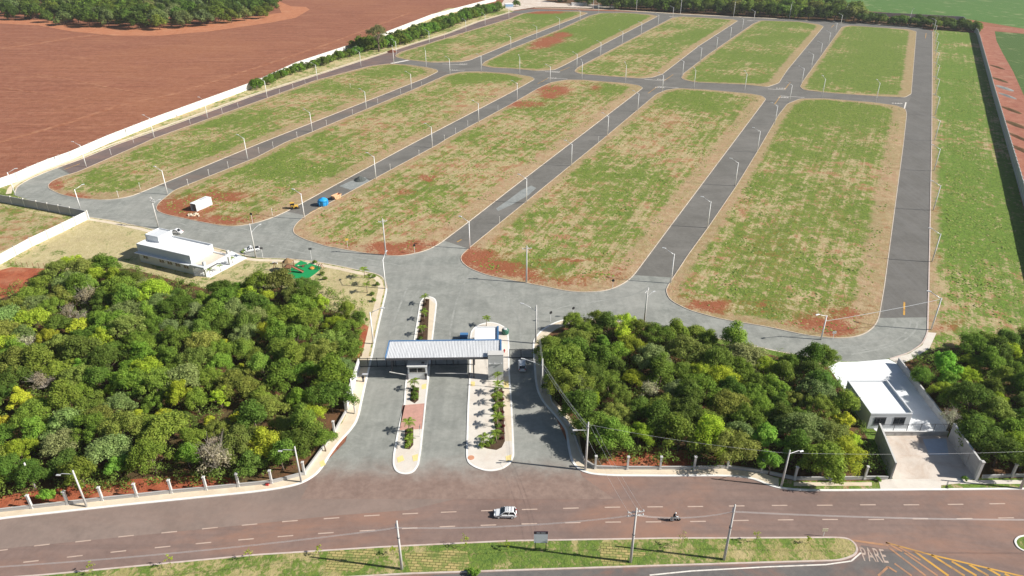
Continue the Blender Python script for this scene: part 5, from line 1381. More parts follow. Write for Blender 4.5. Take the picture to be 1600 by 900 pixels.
T4 = [inv @ (g(*q) - A) for q in ((302, 431), (329, 434.5), (386, 404), (362, 393))]
MB().prism([(q.x, q.y) for q in T4], -.12, .05).build('terrace', M['yard_white'], t)

# ------------------------------------------------------------------ white utility building and yard on the right
sheet('white_yard', W([(1294, 574.5), (1310, 566.5), (1340, 566), (1388, 562), (1403, 570), (1478, 666), (1478, 679), (1373, 679), (1358, 664)]), .16, M['yard_white'])
sheet('slab_yard', W([(1373, 682), (1478, 681), (1524, 748), (1395, 750)]), .15, M['pad'])
sheet('painted_shade_patch', W([(1441, 687), (1478, 686), (1482, 712), (1452, 712)]), .156, M['pad_shade'])  # flat sheet standing in for shade on the slab; the concrete isn't blue
t = empty('utility_building', (69.3, 107.9, .16), 0, 'white flat roofed block with two dark windows in the fenced yard', 'building')
MB().box((0, 0, 0), (8.0, 10.8, 3.35)).build('wall_body', M['render_white'], t)
MB().box((.2, .2, 3.352), (7.8, 10.6, 3.42)).build('roof', M['roof_white'], t)
b = MB(); b.box((-.03, -.03, 3.351), (8.03, .2, 3.72)); b.box((-.03, 10.6, 3.351), (8.03, 10.83, 3.72)); b.box((-.03, .201, 3.351), (.2, 10.599, 3.72)); b.box((7.8, .201, 3.351), (8.03, 10.599, 3.95))
b.build('parapet', M['render_white'], t)
for x in (1.0, 4.75):
    w_ = MB().box((x, -.05, 1.0), (x + 2.2, .05, 2.75)).build('window', M['glass'], t)
    MB().box((x - .06, -.08, .92), (x + 2.26, .02, .999)).box((x - .06, -.08, 2.751), (x + 2.26, .02, 2.81)).box((x + 1.07, -.07, 1.0), (x + 1.13, .02, 2.75)).build('frame', M['darkgrey'], w_)
def solid_wall(a, b_, h0, h1, label, mat='block_wall', posts=0, z=.13, panels=0):
    A, B = g(*a), g(*b_)
    r = empty('yard_wall', (A.x, A.y, z), math.atan2(B.y - A.y, B.x - A.x), label, 'wall')
    L = (B - A).length
    k = max(1, round(L / 3.0))
    for i in range(k):
        x0, x1 = L * i / k + .13, L * (i + 1) / k - .13
        ha, hb = h0 + (h1 - h0) * i / k, h0 + (h1 - h0) * (i + 1) / k
        MB().add([(x0, -.09, 0), (x1, -.09, 0), (x1, .09, 0), (x0, .09, 0), (x0, -.09, ha), (x1, -.09, hb), (x1, .09, hb), (x0, .09, ha)], [(3, 2, 1, 0), (4, 5, 6, 7), (0, 1, 5, 4), (1, 2, 6, 5), (2, 3, 7, 6), (3, 0, 4, 7)]).build('panel', M[mat], r)
    for i in range(k + 1):
        hh = h0 + (h1 - h0) * i / k
        MB().box((L * i / k - .14, -.14, 0), (L * i / k + .14, .14, hh + .1)).build('post', M[mat], r)
    MB().add([(-.14, -.16, h0 + .102), (L + .14, -.16, h1 + .102), (L + .14, .16, h1 + .102), (-.14, .16, h0 + .102), (-.14, -.16, h0 + .2), (L + .14, -.16, h1 + .2), (L + .14, .16, h1 + .2), (-.14, .16, h0 + .2)], [(3, 2, 1, 0), (4, 5, 6, 7), (0, 1, 5, 4), (1, 2, 6, 5), (2, 3, 7, 6), (3, 0, 4, 7)]).build('coping', M['concrete'], r)
    return r
solid_wall((1391, 749), (1367, 688), 3.7, 3.7, 'tall grey block wall on the left side of the slab yard')
solid_wall((1522.5, 748), (1482, 688), 3.7, 3.7, 'tall grey block wall with a capped end post on the right side of the slab yard')
p = g(1524, 750)
tag(MB().box((-.24, -.24, 0), (.24, .24, 4.1)).box((-.32, -.32, 4.1), (.32, .32, 4.3), bev=.06).build('end_post', M['concrete'], None, (p.x, p.y, .12)), 'capped concrete post ending the right wall of the slab yard', 'post')
solid_wall((1402, 570), (1480, 672), 1.5, 1.5, 'low grey wall along the right side of the white yard', 'grey_wall')
solid_wall((1373, 681), (1478, 681), .8, .8, 'low retaining wall between the white yard and the slab yard', 'block_wall')
A, B = g(1373, 680), g(1478, 680)
r = empty('mesh_fence', (A.x, A.y + .2, 1.0), 0, 'thin dark mesh fence on the low wall before the white utility block', 'fence')
L = (B - A).length
for i in range(6):
    MB().box((L * i / 5 - .04, -.04, 0), (L * i / 5 + .04, .04, 1.6)).build('post', M['darkgrey'], r)
MB().box((0, -.03, 1.5), (L, .03, 1.56)).build('top_rail', M['darkgrey'], r)
b = MB()
for i in range(int(L / .16)):
    b.bar((i * .16, 0, 0), (i * .16, 0, 1.5), .012)
for k in range(8):
    b.bar((0, 0, .1 + k * .18), (L, 0, .1 + k * .18), .01)
tag(b.build('mesh', M['darkgrey'], r), kind='stuff')

# stake fence by the red soil on the left
r = empty('stake_fence', g(20, 416).to_tuple(), 0, 'row of thin wooden stakes with wire between the lawn and the red soil', 'fence')
A, B = g(18, 416), g(88, 421)
for i in range(9):
    q = A.lerp(B, i / 8) - g(20, 416)
    MB().tube([(q.x, q.y, 0), (q.x, q.y, 1.7)], .06, 5).build('stake', M['wood'], r)
b = MB()
for z in (.6, 1.1, 1.5):
    b.bar(A - g(20, 416) + Vector((0, 0, z)), B - g(20, 416) + Vector((0, 0, z)), .015)
b.build('wire', M['darkgrey'], r)

# ------------------------------------------------------------------ container, tank, skips and heaps
a, b_ = g(308, 331.6), g(332.4, 320.2)
ang = math.atan2((b_ - a).y, (b_ - a).x)
t = empty('cargo_container', (a.x, a.y, .16), ang, 'white cargo container with an open dark end on red earth', 'container')
L = (b_ - a).length
b = MB(); b.box((0, 0, 0), (L, .08, 2.6)); b.box((0, 2.36, 0), (L, 2.44, 2.6)); b.box((L - .08, .081, 0), (L, 2.359, 2.6)); b.box((0, .081, .0), (L - .081, 2.359, .12))
for k in range(24):
    x = L * (k + .5) / 24
    b.box((x - .07, -.035, .15), (x + .07, -.001, 2.45))
b.build('wall_body', M['render_white'], t)
MB().box((-.02, -.02, 2.602), (L + .02, 2.46, 2.68)).build('roof', M['roof_white'], t)
MB().box((L * .5, 1.0, 2.682), (L * .92, 2.0, 2.70)).build('roof_patch', M['lamp_metal'], t)
MB().box((-.03, .1, .13), (0.02, 1.15, 2.5)).build('door', M['darkgrey'], t)
p = g(303, 337.5)
t = empty('rubble_heap', (p.x, p.y, .13), 0, 'heap of cream blocks on the kerb before the white container', 'heap')
for i in range(14):
    MB().box((-.4, -.22, -.15), (.4, .22, .2), bev=.04).build('block', M['stone'], t, (rng.normal(0, .8), rng.normal(0, .5), .15 + abs(rng.normal(0, .25))), rng.uniform(0, 3))
p = g(504, 323)
t = empty('water_tank', (p.x, p.y + 1.2, .03), .3, 'big blue plastic water tank standing on the street between two skips', 'water tank')
MB().lathe([(1.35, 0), (1.5, .3), (1.56, 1.2), (1.56, 1.8), (1.66, 1.85), (1.66, 2.0)], 24).build('body', M['blue_tank'], t, smooth=True)
MB().lathe([(1.66, 2.002), (1.6, 2.1), (1.25, 2.4), (.5, 2.6), (.45, 2.75), (.1, 2.8)], 24).build('lid', M['blue_tank'], t, smooth=True)
b = MB()
for k in range(8):
    a_ = k * math.pi / 4
    b.bar((1.6 * math.cos(a_), 1.6 * math.sin(a_), .2), (1.68 * math.cos(a_), 1.68 * math.sin(a_), 1.75), .3, .12)
    b.bar((1.6 * math.cos(a_), 1.6 * math.sin(a_), 2.1), (.5 * math.cos(a_), .5 * math.sin(a_), 2.65), .22, .1)
b.build('ribs', M['blue_tank'], t)
def skip(x, y, rz, label):
    p = g(x, y)
    t = empty('skip', (p.x, p.y, .04), rz, label, 'skip')
    Lb, Lt, w_, h = 1.15, 1.75, .85, 1.5
    vs = [(-Lb, -w_, .15), (Lb, -w_, .15), (Lb, w_, .15), (-Lb, w_, .15), (-Lt, -w_, h), (Lt, -w_, h), (Lt, w_, h), (-Lt, w_, h)]
    vi = [(x_ * .95, y_ * .93, z_ + (.06 if z_ < 1 else 0)) for x_, y_, z_ in vs]
    m = MB().add(vs + vi, [(3, 2, 1, 0), (0, 1, 5, 4), (1, 2, 6, 5), (2, 3, 7, 6), (3, 0, 4, 7), (8, 9, 10, 11), (12, 13, 9, 8), (13, 14, 10, 9), (14, 15, 11, 10), (15, 12, 8, 11), (4, 5, 13, 12), (5, 6, 14, 13), (6, 7, 15, 14), (7, 4, 12, 15)])
    m.build('body', M['skip'], t)
    b = MB()
    for s in (-1, 1):
        for x_ in (-.7, .7):
            b.bar((x_, s * (w_ + .04), .2), (x_ * 1.3, s * (w_ + .04), h - .1), .12)
    b.build('ribs', M['skip'], t)
    for s in (-1, 1):
        MB().tube([(-.3, s * (w_ + .15), .9), (.3, s * (w_ + .15), .9)], .07, 6).build('lifting_lug', M['darkgrey'], t)
    return t
skip(526, 310.5, R(58), 'cream orange waste skip with sloped open ends, right of the blue tank')
p = g(459.5, 326)
t = empty('loader', (p.x, p.y, .04), R(20), 'small yellow loader with a dark cab at the mouth of the street', 'loader')
MB().box((-1.0, -.6, .35), (1.3, .6, 1.15), bev=.08).build('body', M['yellow_mach'], t)
cb = MB().box((-1.1, -.55, 1.152), (.2, .55, 2.1), bev=.08).build('cab', M['dark'], t)
MB().box((-1.15, -.6, 2.1), (.25, .6, 2.18)).build('cab_roof', M['yellow_mach'], cb)
MB().add([(1.9, -.8, .1), (1.9, .8, .1), (1.5, .8, .7), (1.5, -.8, .7), (1.45, -.8, .15), (1.45, .8, .15)], [(0, 1, 5, 4), (4, 5, 2, 3), (0, 4, 3), (1, 2, 5)]).build('bucket', M['darkgrey'], t)
for s in (-1, 1):
    MB().bar((-.9, s * .68, 1.4), (1.5, s * .68, .6), .12, .18).build('lift_arm', M['yellow_mach'], t)
    for x_ in (-.6, .75):
        w_ = MB().lathe([(.42, -.14), (.46, -.08), (.46, .08), (.42, .14)], 14).build('wheel', M['rubber'], t, (x_, s * .72, .46))
        w_.rotation_euler = (R(90), 0, 0)
def heap(x, y, rx, ry, h, mat, name, label, n=22, seed=0, cat='heap'):
    p = g(x, y)
    r = np.random.default_rng(seed)
    vs, fs = [], []
    for i in range(n):
        for j in range(n):
            u, v = (i / (n - 1) * 2 - 1), (j / (n - 1) * 2 - 1)
            q = max(0, 1 - math.hypot(u, v))
            z = h * q ** .9 * (1 + .25 * mnoise.noise(Vector((u * 3 + seed, v * 3, 1)))) + .06 * mnoise.noise(Vector((u * 11, v * 11, seed))) * (q > .02)
            vs.append((u * rx, v * ry, z - .02))
    for i in range(n - 1):
        for j in range(n - 1):
            fs.append((i * n + j, (i + 1) * n + j, (i + 1) * n + j + 1, i * n + j + 1))
    return tag(MB().add(vs, fs).build(name, mat, None, (p.x, p.y, .05)), label, cat)
heap(562.5, 281.5, 2.2, 2.4, 1.7, M['gravel_pile'], 'gravel_heap', 'dark heap of fine gravel on the street past the blue tank', seed=1)
heap(612, 81, 3.5, 4.0, 1.6, m_soil('burnt_soil', (.16, .05, .03), (.09, .035, .02), (.2, .08, .05)), 'earth_heap', 'dark red earth heap by the lone tree and the street', seed=2)
for k, (x, y) in enumerate(((1558, 105), (1562, 125), (1570, 138), (1574, 150), (1580, 172), (1587, 195), (1592, 215), (1598, 235))):
    heap(x, y, 1.7 + .3 * (k % 3), 8.0, .55, M['gravel_pale'] if k in (2, 3) else M['litter'], 'spoil_heap', ['low dark spoil ridge on the red track, farthest of the row', 'dark spoil ridge on the red track, second from far', 'pale rubble heap on the red track, farther one', 'pale rubble heap on the red track, nearer one', 'dark spoil ridge just nearer than the pale rubble', 'dark spoil ridge in the middle of the near track', 'dark spoil ridge before the nearest on the track', 'nearest dark spoil ridge at the right edge of the photo'][k], 14, 20 + k)

# ------------------------------------------------------------------ vehicles
def loft(rings, close=True):
    b = MB()
    n = len(rings[0])
    vs = [v for r_ in rings for v in r_]
    fs = []
    for i in range(len(rings) - 1):
        for k in range(n):
            k2 = (k + 1) % n
            fs.append((i * n + k, i * n + k2, (i + 1) * n + k2, (i + 1) * n + k))
    fs.append(tuple(range(n - 1, -1, -1))); fs.append(tuple((len(rings) - 1) * n + k for k in range(n)))
    return b.add(vs, fs)
def car(loc, rz, L, Wd, H, paint, label, style='hatch'):
    t = empty('parked_car' if style != 'hatch' else 'car', loc, rz, label, 'car' if style != 'pickup' else 'pickup truck')
    hw = Wd / 2; hl = L / 2
    belt = H * .60
    def ring(x, z0, z1, w0, w1):
        e = .08
        return [(x, -w0, z0 + e), (x, -w0 + e, z0), (x, w0 - e, z0), (x, w0, z0 + e), (x, w1, z1 - e), (x, w1 - e * 1.2, z1), (x, -w1 + e * 1.2, z1), (x, -w1, z1 - e)]
    st = [(hl, .38, .55, .80), (hl - .1, .25, .62, .90), (hl - .35, .2, belt * .86, .97), (hl - 1.05, .2, belt * .97, 1.0), (0, .2, belt, 1.0), (-hl + .6, .2, belt, .99), (-hl + .12, .25, belt * .97, .93), (-hl, .35, belt * .85, .86)]
    loft([ring(x, z0, z1, hw * k * .97, hw * k) for x, z0, z1, k in st]).build('body', paint, t, smooth=False)
    if style in ('hatch', 'plain'): c0, c1, c2, c3 = hl - 1.05, hl - 1.75, -hl + .45, -hl + .12
    elif style == 'sedan': c0, c1, c2, c3 = hl - 1.2, hl - 1.95, -hl + 1.35, -hl + .7
    else: c0, c1, c2, c3 = hl - 1.35, hl - 2.05, -hl + 2.3, -hl + 2.0
    cw = hw * .90; rw = hw * .78; zt = H
    # pillars and roof in body colour, glass set between
    r_ = MB()
    r_.add([(c1 - .02, -rw, zt - .06), (c2 + .02, -rw, zt - .06), (c2 + .02, rw, zt - .06), (c1 - .02, rw, zt - .06), (c1 - .16, -rw + .1, zt + .02), (c2 + .14, -rw + .1, zt + .02), (c2 + .14, rw - .1, zt + .02), (c1 - .16, rw - .1, zt + .02)], [(4, 7, 6, 5), (0, 4, 5, 1), (1, 5, 6, 2), (2, 6, 7, 3), (3, 7, 4, 0), (0, 1, 2, 3)])
    for s in (-1, 1):
        r_.bar((c0, s * cw, belt - .02), (c1, s * rw, zt - .05), .09)
        r_.bar((c3, s * cw, belt - .02), (c2, s * rw, zt - .05), .13)
        r_.bar(((c0 + c3) / 2 - .1, s * cw, belt - .02), ((c1 + c2) / 2 - .05, s * rw, zt - .05), .1)
    r_.build('roof', paint, t)
    k = .97
    MB().add([(c0, -cw * k, belt), (c0, cw * k, belt), (c1, rw * k, zt - .06), (c1, -rw * k, zt - .06)], [(0, 1, 2, 3)]).build('windscreen', M['glass'], t)
    MB().add([(c3, -cw * k, belt), (c3, cw * k, belt), (c2, rw * k, zt - .06), (c2, -rw * k, zt - .06)], [(3, 2, 1, 0)]).build('rear_window', M['glass'], t)
    for s in (-1, 1):
        MB().add([(c0, s * cw * k, belt), (c3, s * cw * k, belt), (c2, s * rw * k, zt - .06), (c1, s * rw * k, zt - .06)], [(0, 1, 2, 3)]).build('side_window', M['glass'], t)
        MB().box((hl - .13, s * hw * .62 - .2, .55), (hl + .0, s * hw * .62 + .2, .72), bev=.03).build('headlight', M['clear_light'], t)
        MB().box((-hl - .02, s * hw * .68 - .13, .62), (-hl + .12, s * hw * .68 + .13, .86), bev=.02).build('tail_light', M['red_light'], t)
        MB().box((c0 - .25, s * (hw + .08) - .09, belt), (c0 - .05, s * (hw + .08) + .09, belt + .14), bev=.03).build('mirror', M['dark'], t)
        MB().box((-hl + .9, s * hw * 1.0 - .012, .42), (hl - .9, s * hw * 1.0 + .012, .5)).build('side_trim', M['darkgrey'], t)
        for x_ in (hl - .78, -hl + .72):
            w_ = MB().lathe([(.26, -.1), (.30, -.07), (.30, .07), (.26, .1)], 16).build('wheel', M['rubber'], t, (x_, s * (hw - .08), .30))
            w_.rotation_euler = (R(90), 0, 0)
            MB().lathe([(.19, -.112), (.19, .112)], 12).build('rim', M['lamp_metal'], w_)
    MB().box((hl - .1, -hw * .8, .28), (hl + .05, hw * .8, .46), bev=.04).build('bumper', M['darkgrey'] if style == 'hatch' else paint, t)
    MB().box((-hl - .06, -hw * .8, .3), (-hl + .1, hw * .8, .5), bev=.04).build('bumper', M['darkgrey'] if style == 'hatch' else paint, t)
    if style == 'hatch':
        b = MB()
        for s in (-1, 1):
            b.bar((c1 - .25, s * rw * .8, zt + .08), (c2 + .2, s * rw * .8, zt + .08), .05)
        for x_ in (c1 - .5, (c1 + c2) / 2, c2 + .35):
            b.bar((x_, -rw * .85, zt + .1), (x_, rw * .85, zt + .1), .05)
        b.build('roof_rack', M['lamp_metal'], t)
    if style == 'pickup':
        MB().box((-hl + .2, -hw * .84, belt - .02), (c3 - .1, hw * .84, belt + .015)).build('bed_cover', M['dark'], t)
    return t
q = g(789.5, 811)
car((q.x, q.y + .75, .05), R(178.5), 3.75, 1.6, 1.45, M['car_white'], 'white hatchback with a roof rack driving along the avenue', 'hatch')
q = g(274.5, 365.5)
car((q.x, q.y + .4, .05), R(172), 4.1, 1.75, 1.48, M['car_white'], 'white sedan parked on the front road behind the office', 'sedan')
q = g(392, 394)
car((q.x, q.y + .6, .05), R(205), 4.9, 1.85, 1.6, M['car_white'], 'white pickup parked by the kerb beside the office terrace', 'pickup')
q = g(816, 581)
car((q.x, q.y + 1.7, .05), R(91), 4.0, 1.72, 1.5, M['car_silver'], 'silver white hatchback parked in the right lane beside the gate pylon', 'plain')

# motorcycle and rider
q = g(1054, 814)
t = empty('motorcycle', (q.x, q.y, .05), R(1), 'dark motorcycle with a pale tank riding right along the avenue', 'motorcycle')
for x_ in (-.62, .66):
    w_ = MB().lathe([(.22, -.05), (.3, -.06), (.31, 0), (.3, .06), (.22, .05)], 16).build('wheel', M['rubber'], t, (x_, 0, .31))
    w_.rotation_euler = (R(90), 0, 0)
MB().tube([(-.6, 0, .62), (-.2, 0, .74), (.15, 0, .80), (.42, 0, .86)], [.08, .12, .13, .07], 8).build('frame', M['dark'], t)
MB().tube([(.02, 0, .86), (.2, 0, .93), (.42, 0, .88)], [.09, .17, .09], 10).build('fuel_tank', M['car_silver'], t, smooth=True)
MB().box((-.72, -.13, .74), (-.02, .13, .84), bev=.04).build('seat', M['dark'], t)
MB().box((-.2, -.17, .3), (.25, .17, .62), bev=.06).build('engine', M['darkgrey'], t)
MB().tube([(.66, .08, .31), (.45, .08, .95)], .03, 6).tube([(.66, -.08, .31), (.45, -.08, .95)], .03, 6).build('fork', M['lamp_metal'], t)
MB().tube([(.30, .36, 1.06), (.44, .12, 1.0), (.44, -.12, 1.0), (.30, -.36, 1.06)], .025, 6).build('handlebar', M['dark'], t)
MB().box((.47, -.1, .86), (.58, .1, 1.02), bev=.04).build('headlight', M['clear_light'], t)
MB().tube([(-.1, -.18, .35), (-.8, -.2, .42)], .05, 7).build('exhaust', M['lamp_metal'], t)
per = empty('person', (q.x, q.y, .05), R(1), 'rider in dark clothes and a white helmet leaning on the motorcycle', 'person')
V_ = [(-.28, 0, .90), (-.22, 0, 1.15), (-.12, 0, 1.38), (-.05, 0, 1.50), (-.02, 0, 1.62),
      (-.14, .19, 1.38), (.05, .30, 1.18), (.28, .34, 1.08), (-.14, -.19, 1.38), (.05, -.30, 1.18), (.28, -.34, 1.08),
      (-.22, .13, .88), (.18, .22, .80), (.0, .22, .40), (.12, .22, .34), (-.22, -.13, .88), (.18, -.22, .80), (.0, -.22, .40), (.12, -.22, .34)]
E_ = [(0, 1), (1, 2), (2, 3), (3, 4), (2, 5), (5, 6), (6, 7), (2, 8), (8, 9), (9, 10), (0, 11), (11, 12), (12, 13), (13, 14), (0, 15), (15, 16), (16, 17), (17, 18)]
RD = [.16, .16, .17, .07, .06, .085, .055, .045, .085, .055, .045, .11, .085, .06, .05, .11, .085, .06, .05]
me = bpy.data.meshes.new('body'); me.from_pydata(V_, E_, []); me.update()
bo = link('body', me, per)
bo.modifiers.new('skin', 'SKIN')
sv = me.skin_vertices[0].data if me.skin_vertices else None
if sv is None:
    bm = bmesh.new(); bm.from_mesh(me); bm.verts.layers.skin.verify(); bm.to_mesh(me); bm.free(); sv = me.skin_vertices[0].data
for i, r_ in enumerate(RD): sv[i].radius = (r_, r_)
sv[0].use_root = True
bo.modifiers.new('sub', 'SUBSURF').levels = 1
bo.modifiers['sub'].render_levels = 2
me.materials.append(M['cloth_dark'])
hb_ = MB().lathe([(.06, -.16), (.12, -.12), (.145, 0), (.12, .11), (.05, .155)], 14).build('helmet', M['helmet'], per, (0, 0, 1.74), smooth=True)
MB().box((.09, -.08, 1.68), (.15, .08, 1.78), bev=.02).build('visor', M['glass'], hb_).matrix_parent_inverse = Matrix.Translation((0, 0, -1.74))
for s in (-1, 1):
    hd = MB()
    hd.box((.26, s * .34 - .045, 1.05), (.34, s * .34 + .045, 1.10), bev=.015)
    for k in range(4):
        hd.tube([(.33, s * .34 - .036 + k * .024, 1.09), (.365 - .004 * abs(k - 1.5), s * .34 - .036 + k * .024, 1.07), (.345, s * .34 - .036 + k * .024, 1.03)], .011, 5)
    hd.tube([(.28, s * .29, 1.07), (.33, s * .275, 1.05)], .013, 5)
    hd.build('hand', M['skin'], per)

# ------------------------------------------------------------------ playground
sheet('play_mat', W([(433, 424), (455, 418), (470, 408), (500, 417), (503, 420), (492, 429), (482, 436), (452, 436), (436, 431)]), .16, M['mat_green'])
p = g(452, 424)
t = empty('play_tower', (p.x, p.y, .16), R(-15), 'wooden play tower with straw roof and slides on the green mat', 'playground tower')
for x_ in (-1.1, 1.1):
    for y_ in (-1.1, 1.1):
        MB().tube([(x_, y_, 0), (x_, y_, 3.0)], .1, 6).build('post', M['wood'], t)
MB().box((-1.2, -1.2, 1.3), (1.2, 1.2, 1.42)).build('platform', M['wood'], t)
MB().lathe([(1.55, 2.9), (1.1, 3.3), (.5, 3.75), (.05, 4.0)], 7).build('roof', M['thatch'], t)
b = MB()
for z in (1.75, 2.1):
    b.bar((-1.1, 1.1, z), (1.1, 1.1, z), .08); b.bar((-1.1, -1.1, z), (-1.1, 1.1, z), .08)
b.build('railing', M['wood'], t)
MB().add([(1.2, -.4, 1.42), (1.2, .4, 1.42), (4.4, .4, .15), (4.4, -.4, .15), (1.2, -.45, 1.7), (4.4, -.45, .4), (1.2, .45, 1.7), (4.4, .45, .4)], [(0, 1, 2, 3), (0, 3, 5, 4), (1, 6, 7, 2)]).build('slide', M['wood'], t)
MB().bar((0, -1.2, 1.3), (-.8, -3.6, .1), .7, .08).build('ramp', M['wood'], t)
b = MB().bar((-1.2, -.6, 2.4), (-4.0, -.6, 2.4), .12)
for s in (-.5, .5):
    b.bar((-4.0, -.6, 2.4), (-4.2, -.6 + s * 1.6, 0), .1)
b.build('swing_frame', M['wood'], t)
for x_ in (-2.2, -3.2):
    MB().bar((x_, -.62, 2.4), (x_, -.45, .6), .02).bar((x_ + .4, -.62, 2.4), (x_ + .4, -.45, .6), .02).box((x_ - .05, -.6, .52), (x_ + .45, -.3, .58)).build('swing', M['darkgrey'], t)
p = g(488, 420.5)
t = empty('spring_rider', (p.x, p.y, .16), 0, 'orange round play seat on the green mat', 'play equipment')
MB().lathe([(.6, .0), (.7, .1), (.65, .35), (.2, .45)], 14).build('disc', M['orange'], t)
MB().tube([(0, 0, .45), (0, 0, .9)], .06, 6).build('handle', M['yellow_mach'], t)
p = g(474, 417.5)
t = empty('seesaw', (p.x, p.y, .16), R(10), 'small wooden seesaw with pale seats on the green mat', 'play equipment')
MB().bar((-1.5, 0, .35), (1.5, 0, .75), .25, .08).build('plank', M['wood'], t)
MB().prism([(-.3, -.3), (.3, -.3), (0, .3)], 0, .5).build('stand', M['wood'], t)
for x_, z in ((-1.3, .42), (1.3, .78)):
    MB().box((x_ - .2, -.2, z), (x_ + .2, .2, z + .12)).build('seat', M['stone'], t)
p = g(438, 429)
t = empty('trampoline', (p.x, p.y, .16), 0, 'small round trampoline with a white rim at the left of the mat', 'play equipment')
MB().lathe([(.95, .35), (.95, .42), (.2, .40)], 18).build('bed', M['dark'], t)
MB().tube([(1.05 * math.cos(k * math.pi / 9), 1.05 * math.sin(k * math.pi / 9), .42) for k in range(19)], .09, 6).build('rim', M['white_wall'], t)
for k in range(4):
    MB().tube([(1.0 * math.cos(k * 1.57), 1.0 * math.sin(k * 1.57), 0), (1.0 * math.cos(k * 1.57), 1.0 * math.sin(k * 1.57), .4)], .05, 5).build('leg', M['lamp_metal'], t)
p = g(500, 421)
t = empty('climbing_frame', (p.x, p.y, .16), R(-30), 'dark wooden climbing frame at the right end of the mat', 'play equipment')
for x_ in (-.9, 0, .9):
    MB().bar((x_, -.8, 0), (x_, 0, 1.8), .1).bar((x_, .8, 0), (x_, 0, 1.8), .1).build('leg', M['wood'], t)
for z in (.5, 1.0, 1.5):
    MB().bar((-.9, -.8 + z * .44, z), (.9, -.8 + z * .44, z), .07).build('rung', M['wood'], t)
p = g(430, 413)
t = empty('bench', (p.x, p.y, .14), R(-10), 'white stone bench on the lawn left of the playground', 'bench')
MB().box((-.8, -.25, .42), (.8, .25, .52)).build('seat', M['white_wall'], t)
for x_ in (-.6, .6):
    MB().box((x_ - .1, -.2, 0), (x_ + .1, .2, .419)).build('leg', M['white_wall'], t)

# ------------------------------------------------------------------ shrubs, palms and saplings
def shrub(x, y, s, hue, label, grp, name='shrub', z=.14, zs=1.0):
    p = g(x, y)
    t = empty(name, (p.x, p.y, z), rng.uniform(0, 6), label, 'shrub', grp)
    s *= .8
    c = link('foliage', CROWN['shrub'][rng.integers(3)], t, scale=(s, s, s * zs))
    k = np.array(PAL[hue]) * rng.uniform(.8, 1.2)
    c.color = (float(k[0]), float(k[1]), float(k[2]), 1)
    return t
PAL['red'] = (.16, .045, .04); PAL['dryred'] = (.13, .085, .05); WORDS['red'] = 'red leaved'; WORDS['dryred'] = 'brownish'
for x, y in ((646, 609), (650, 612), (647, 618), (651, 622), (647, 625)):
    shrub(x, y, 1.0, 'deep', 'dark green shrub in the round tipped bed before the guard booth', 'shrubs before the guard booth')
for x, y in ((640, 676), (641, 683), (638, 688), (640, 694), (637, 699)):
    shrub(x, y, .95, 'mid', 'green shrub in the narrow bed near the tip of the entry island', 'shrubs near the tip of the entry island')
for x, y in ((776, 612), (780, 619), (775, 627), (779, 635), (774, 642), (779, 650), (775, 659), (778, 668), (776, 678), (774, 688), (768, 694), (761, 697), (753, 699)):
    shrub(x, y, 1.0, 'mid' if y % 2 else 'deep', 'green shrub in the curved planting bed of the gate island', 'green shrubs in the gate island bed')
for x, y in ((785, 616), (785.5, 626), (786, 636), (785, 646), (786, 658), (786.5, 668), (786, 678), (785, 687)):
    shrub(x, y, .62, 'red', 'low red leaved shrub along the right edge of the gate island bed', 'red shrubs in the gate island bed')
for x, y in ((665, 478), (663, 486), (664, 495), (661, 503), (663, 511), (660, 519), (661, 527), (657, 531), (667, 472)):
    shrub(x, y, .85, 'dryred' if y % 3 else 'deep', 'brownish green shrub in the long bed behind the canopy', 'shrubs in the long bed behind the canopy')
for x, y in ((584, 435), (590, 447), (582, 462), (584, 472), (300, 447), (285, 444), (492, 412), (504, 430), (508, 438)):
    shrub(x, y, 1.1, 'deep', 'dark rounded shrub on the lawn beside the front road pavement', 'shrubs on the lawn')

def palm_parts(seed, th, fr, n):
    r = np.random.default_rng(seed)
    tb = MB().tube([(0, 0, 0), (.06, .03, th * .5), (.02, .05, th)], [.13, .09, .07], 7).mesh('trunk', m_palm, True)
    fm = []
    for i in range(n):
        b = MB()
        L = fr * r.uniform(.85, 1.1)
        pts = [Vector((L * s, 0, .75 * L * s * (1 - 1.15 * s) + .1)) for s in (0, .2, .4, .6, .8, 1)]
        for a, c in zip(pts[:-1], pts[1:]): b.bar(a, c, .03)
        for k in range(14):
            s = .15 + .85 * k / 14
            q = Vector((L * s, 0, .75 * L * s * (1 - 1.15 * s) + .1))
            ll = .5 * math.sin(math.pi * min(1, s * .85 + .12)) + .1
            for sd in (-1, 1):
                e = q + Vector((.22, sd * ll, -.22))
                b.add([q + Vector((-.05, 0, 0)), q + Vector((.06, 0, 0)), e], [(0, 1, 2)])
        fm.append(b.mesh('frond', M['leaf']))
    return tb, fm
m_palm = m_plain('palm_trunk', (.30, .24, .18), .9, .1, .2, 4.0)
PALMS = [palm_parts(i, 2.3, 1.5, 3) for i in range(2)]
def palm(x, y, s, label, grp, n=7, hue='mid', z=.15):
    s *= .92
    p = g(x, y)
    tb, fm = PALMS[rng.integers(2)]
    t = empty('palm', (p.x, p.y, z), rng.uniform(0, 6), label, 'palm', grp)
    link('trunk', tb, t, scale=(s, s, s))
    for k in range(n):
        f = link('frond', fm[k % 3], t, (.02 * s, .05 * s, 2.25 * s), k * 2 * math.pi / n + rng.uniform(-.2, .2), (s, s, s))
        f.rotation_euler = (0, rng.uniform(-.5, .15), f.rotation_euler[2])
        kk = np.array(PAL[hue]) * rng.uniform(.8, 1.15)
        f.color = (float(kk[0]), float(kk[1]), float(kk[2]), 1)
    return t
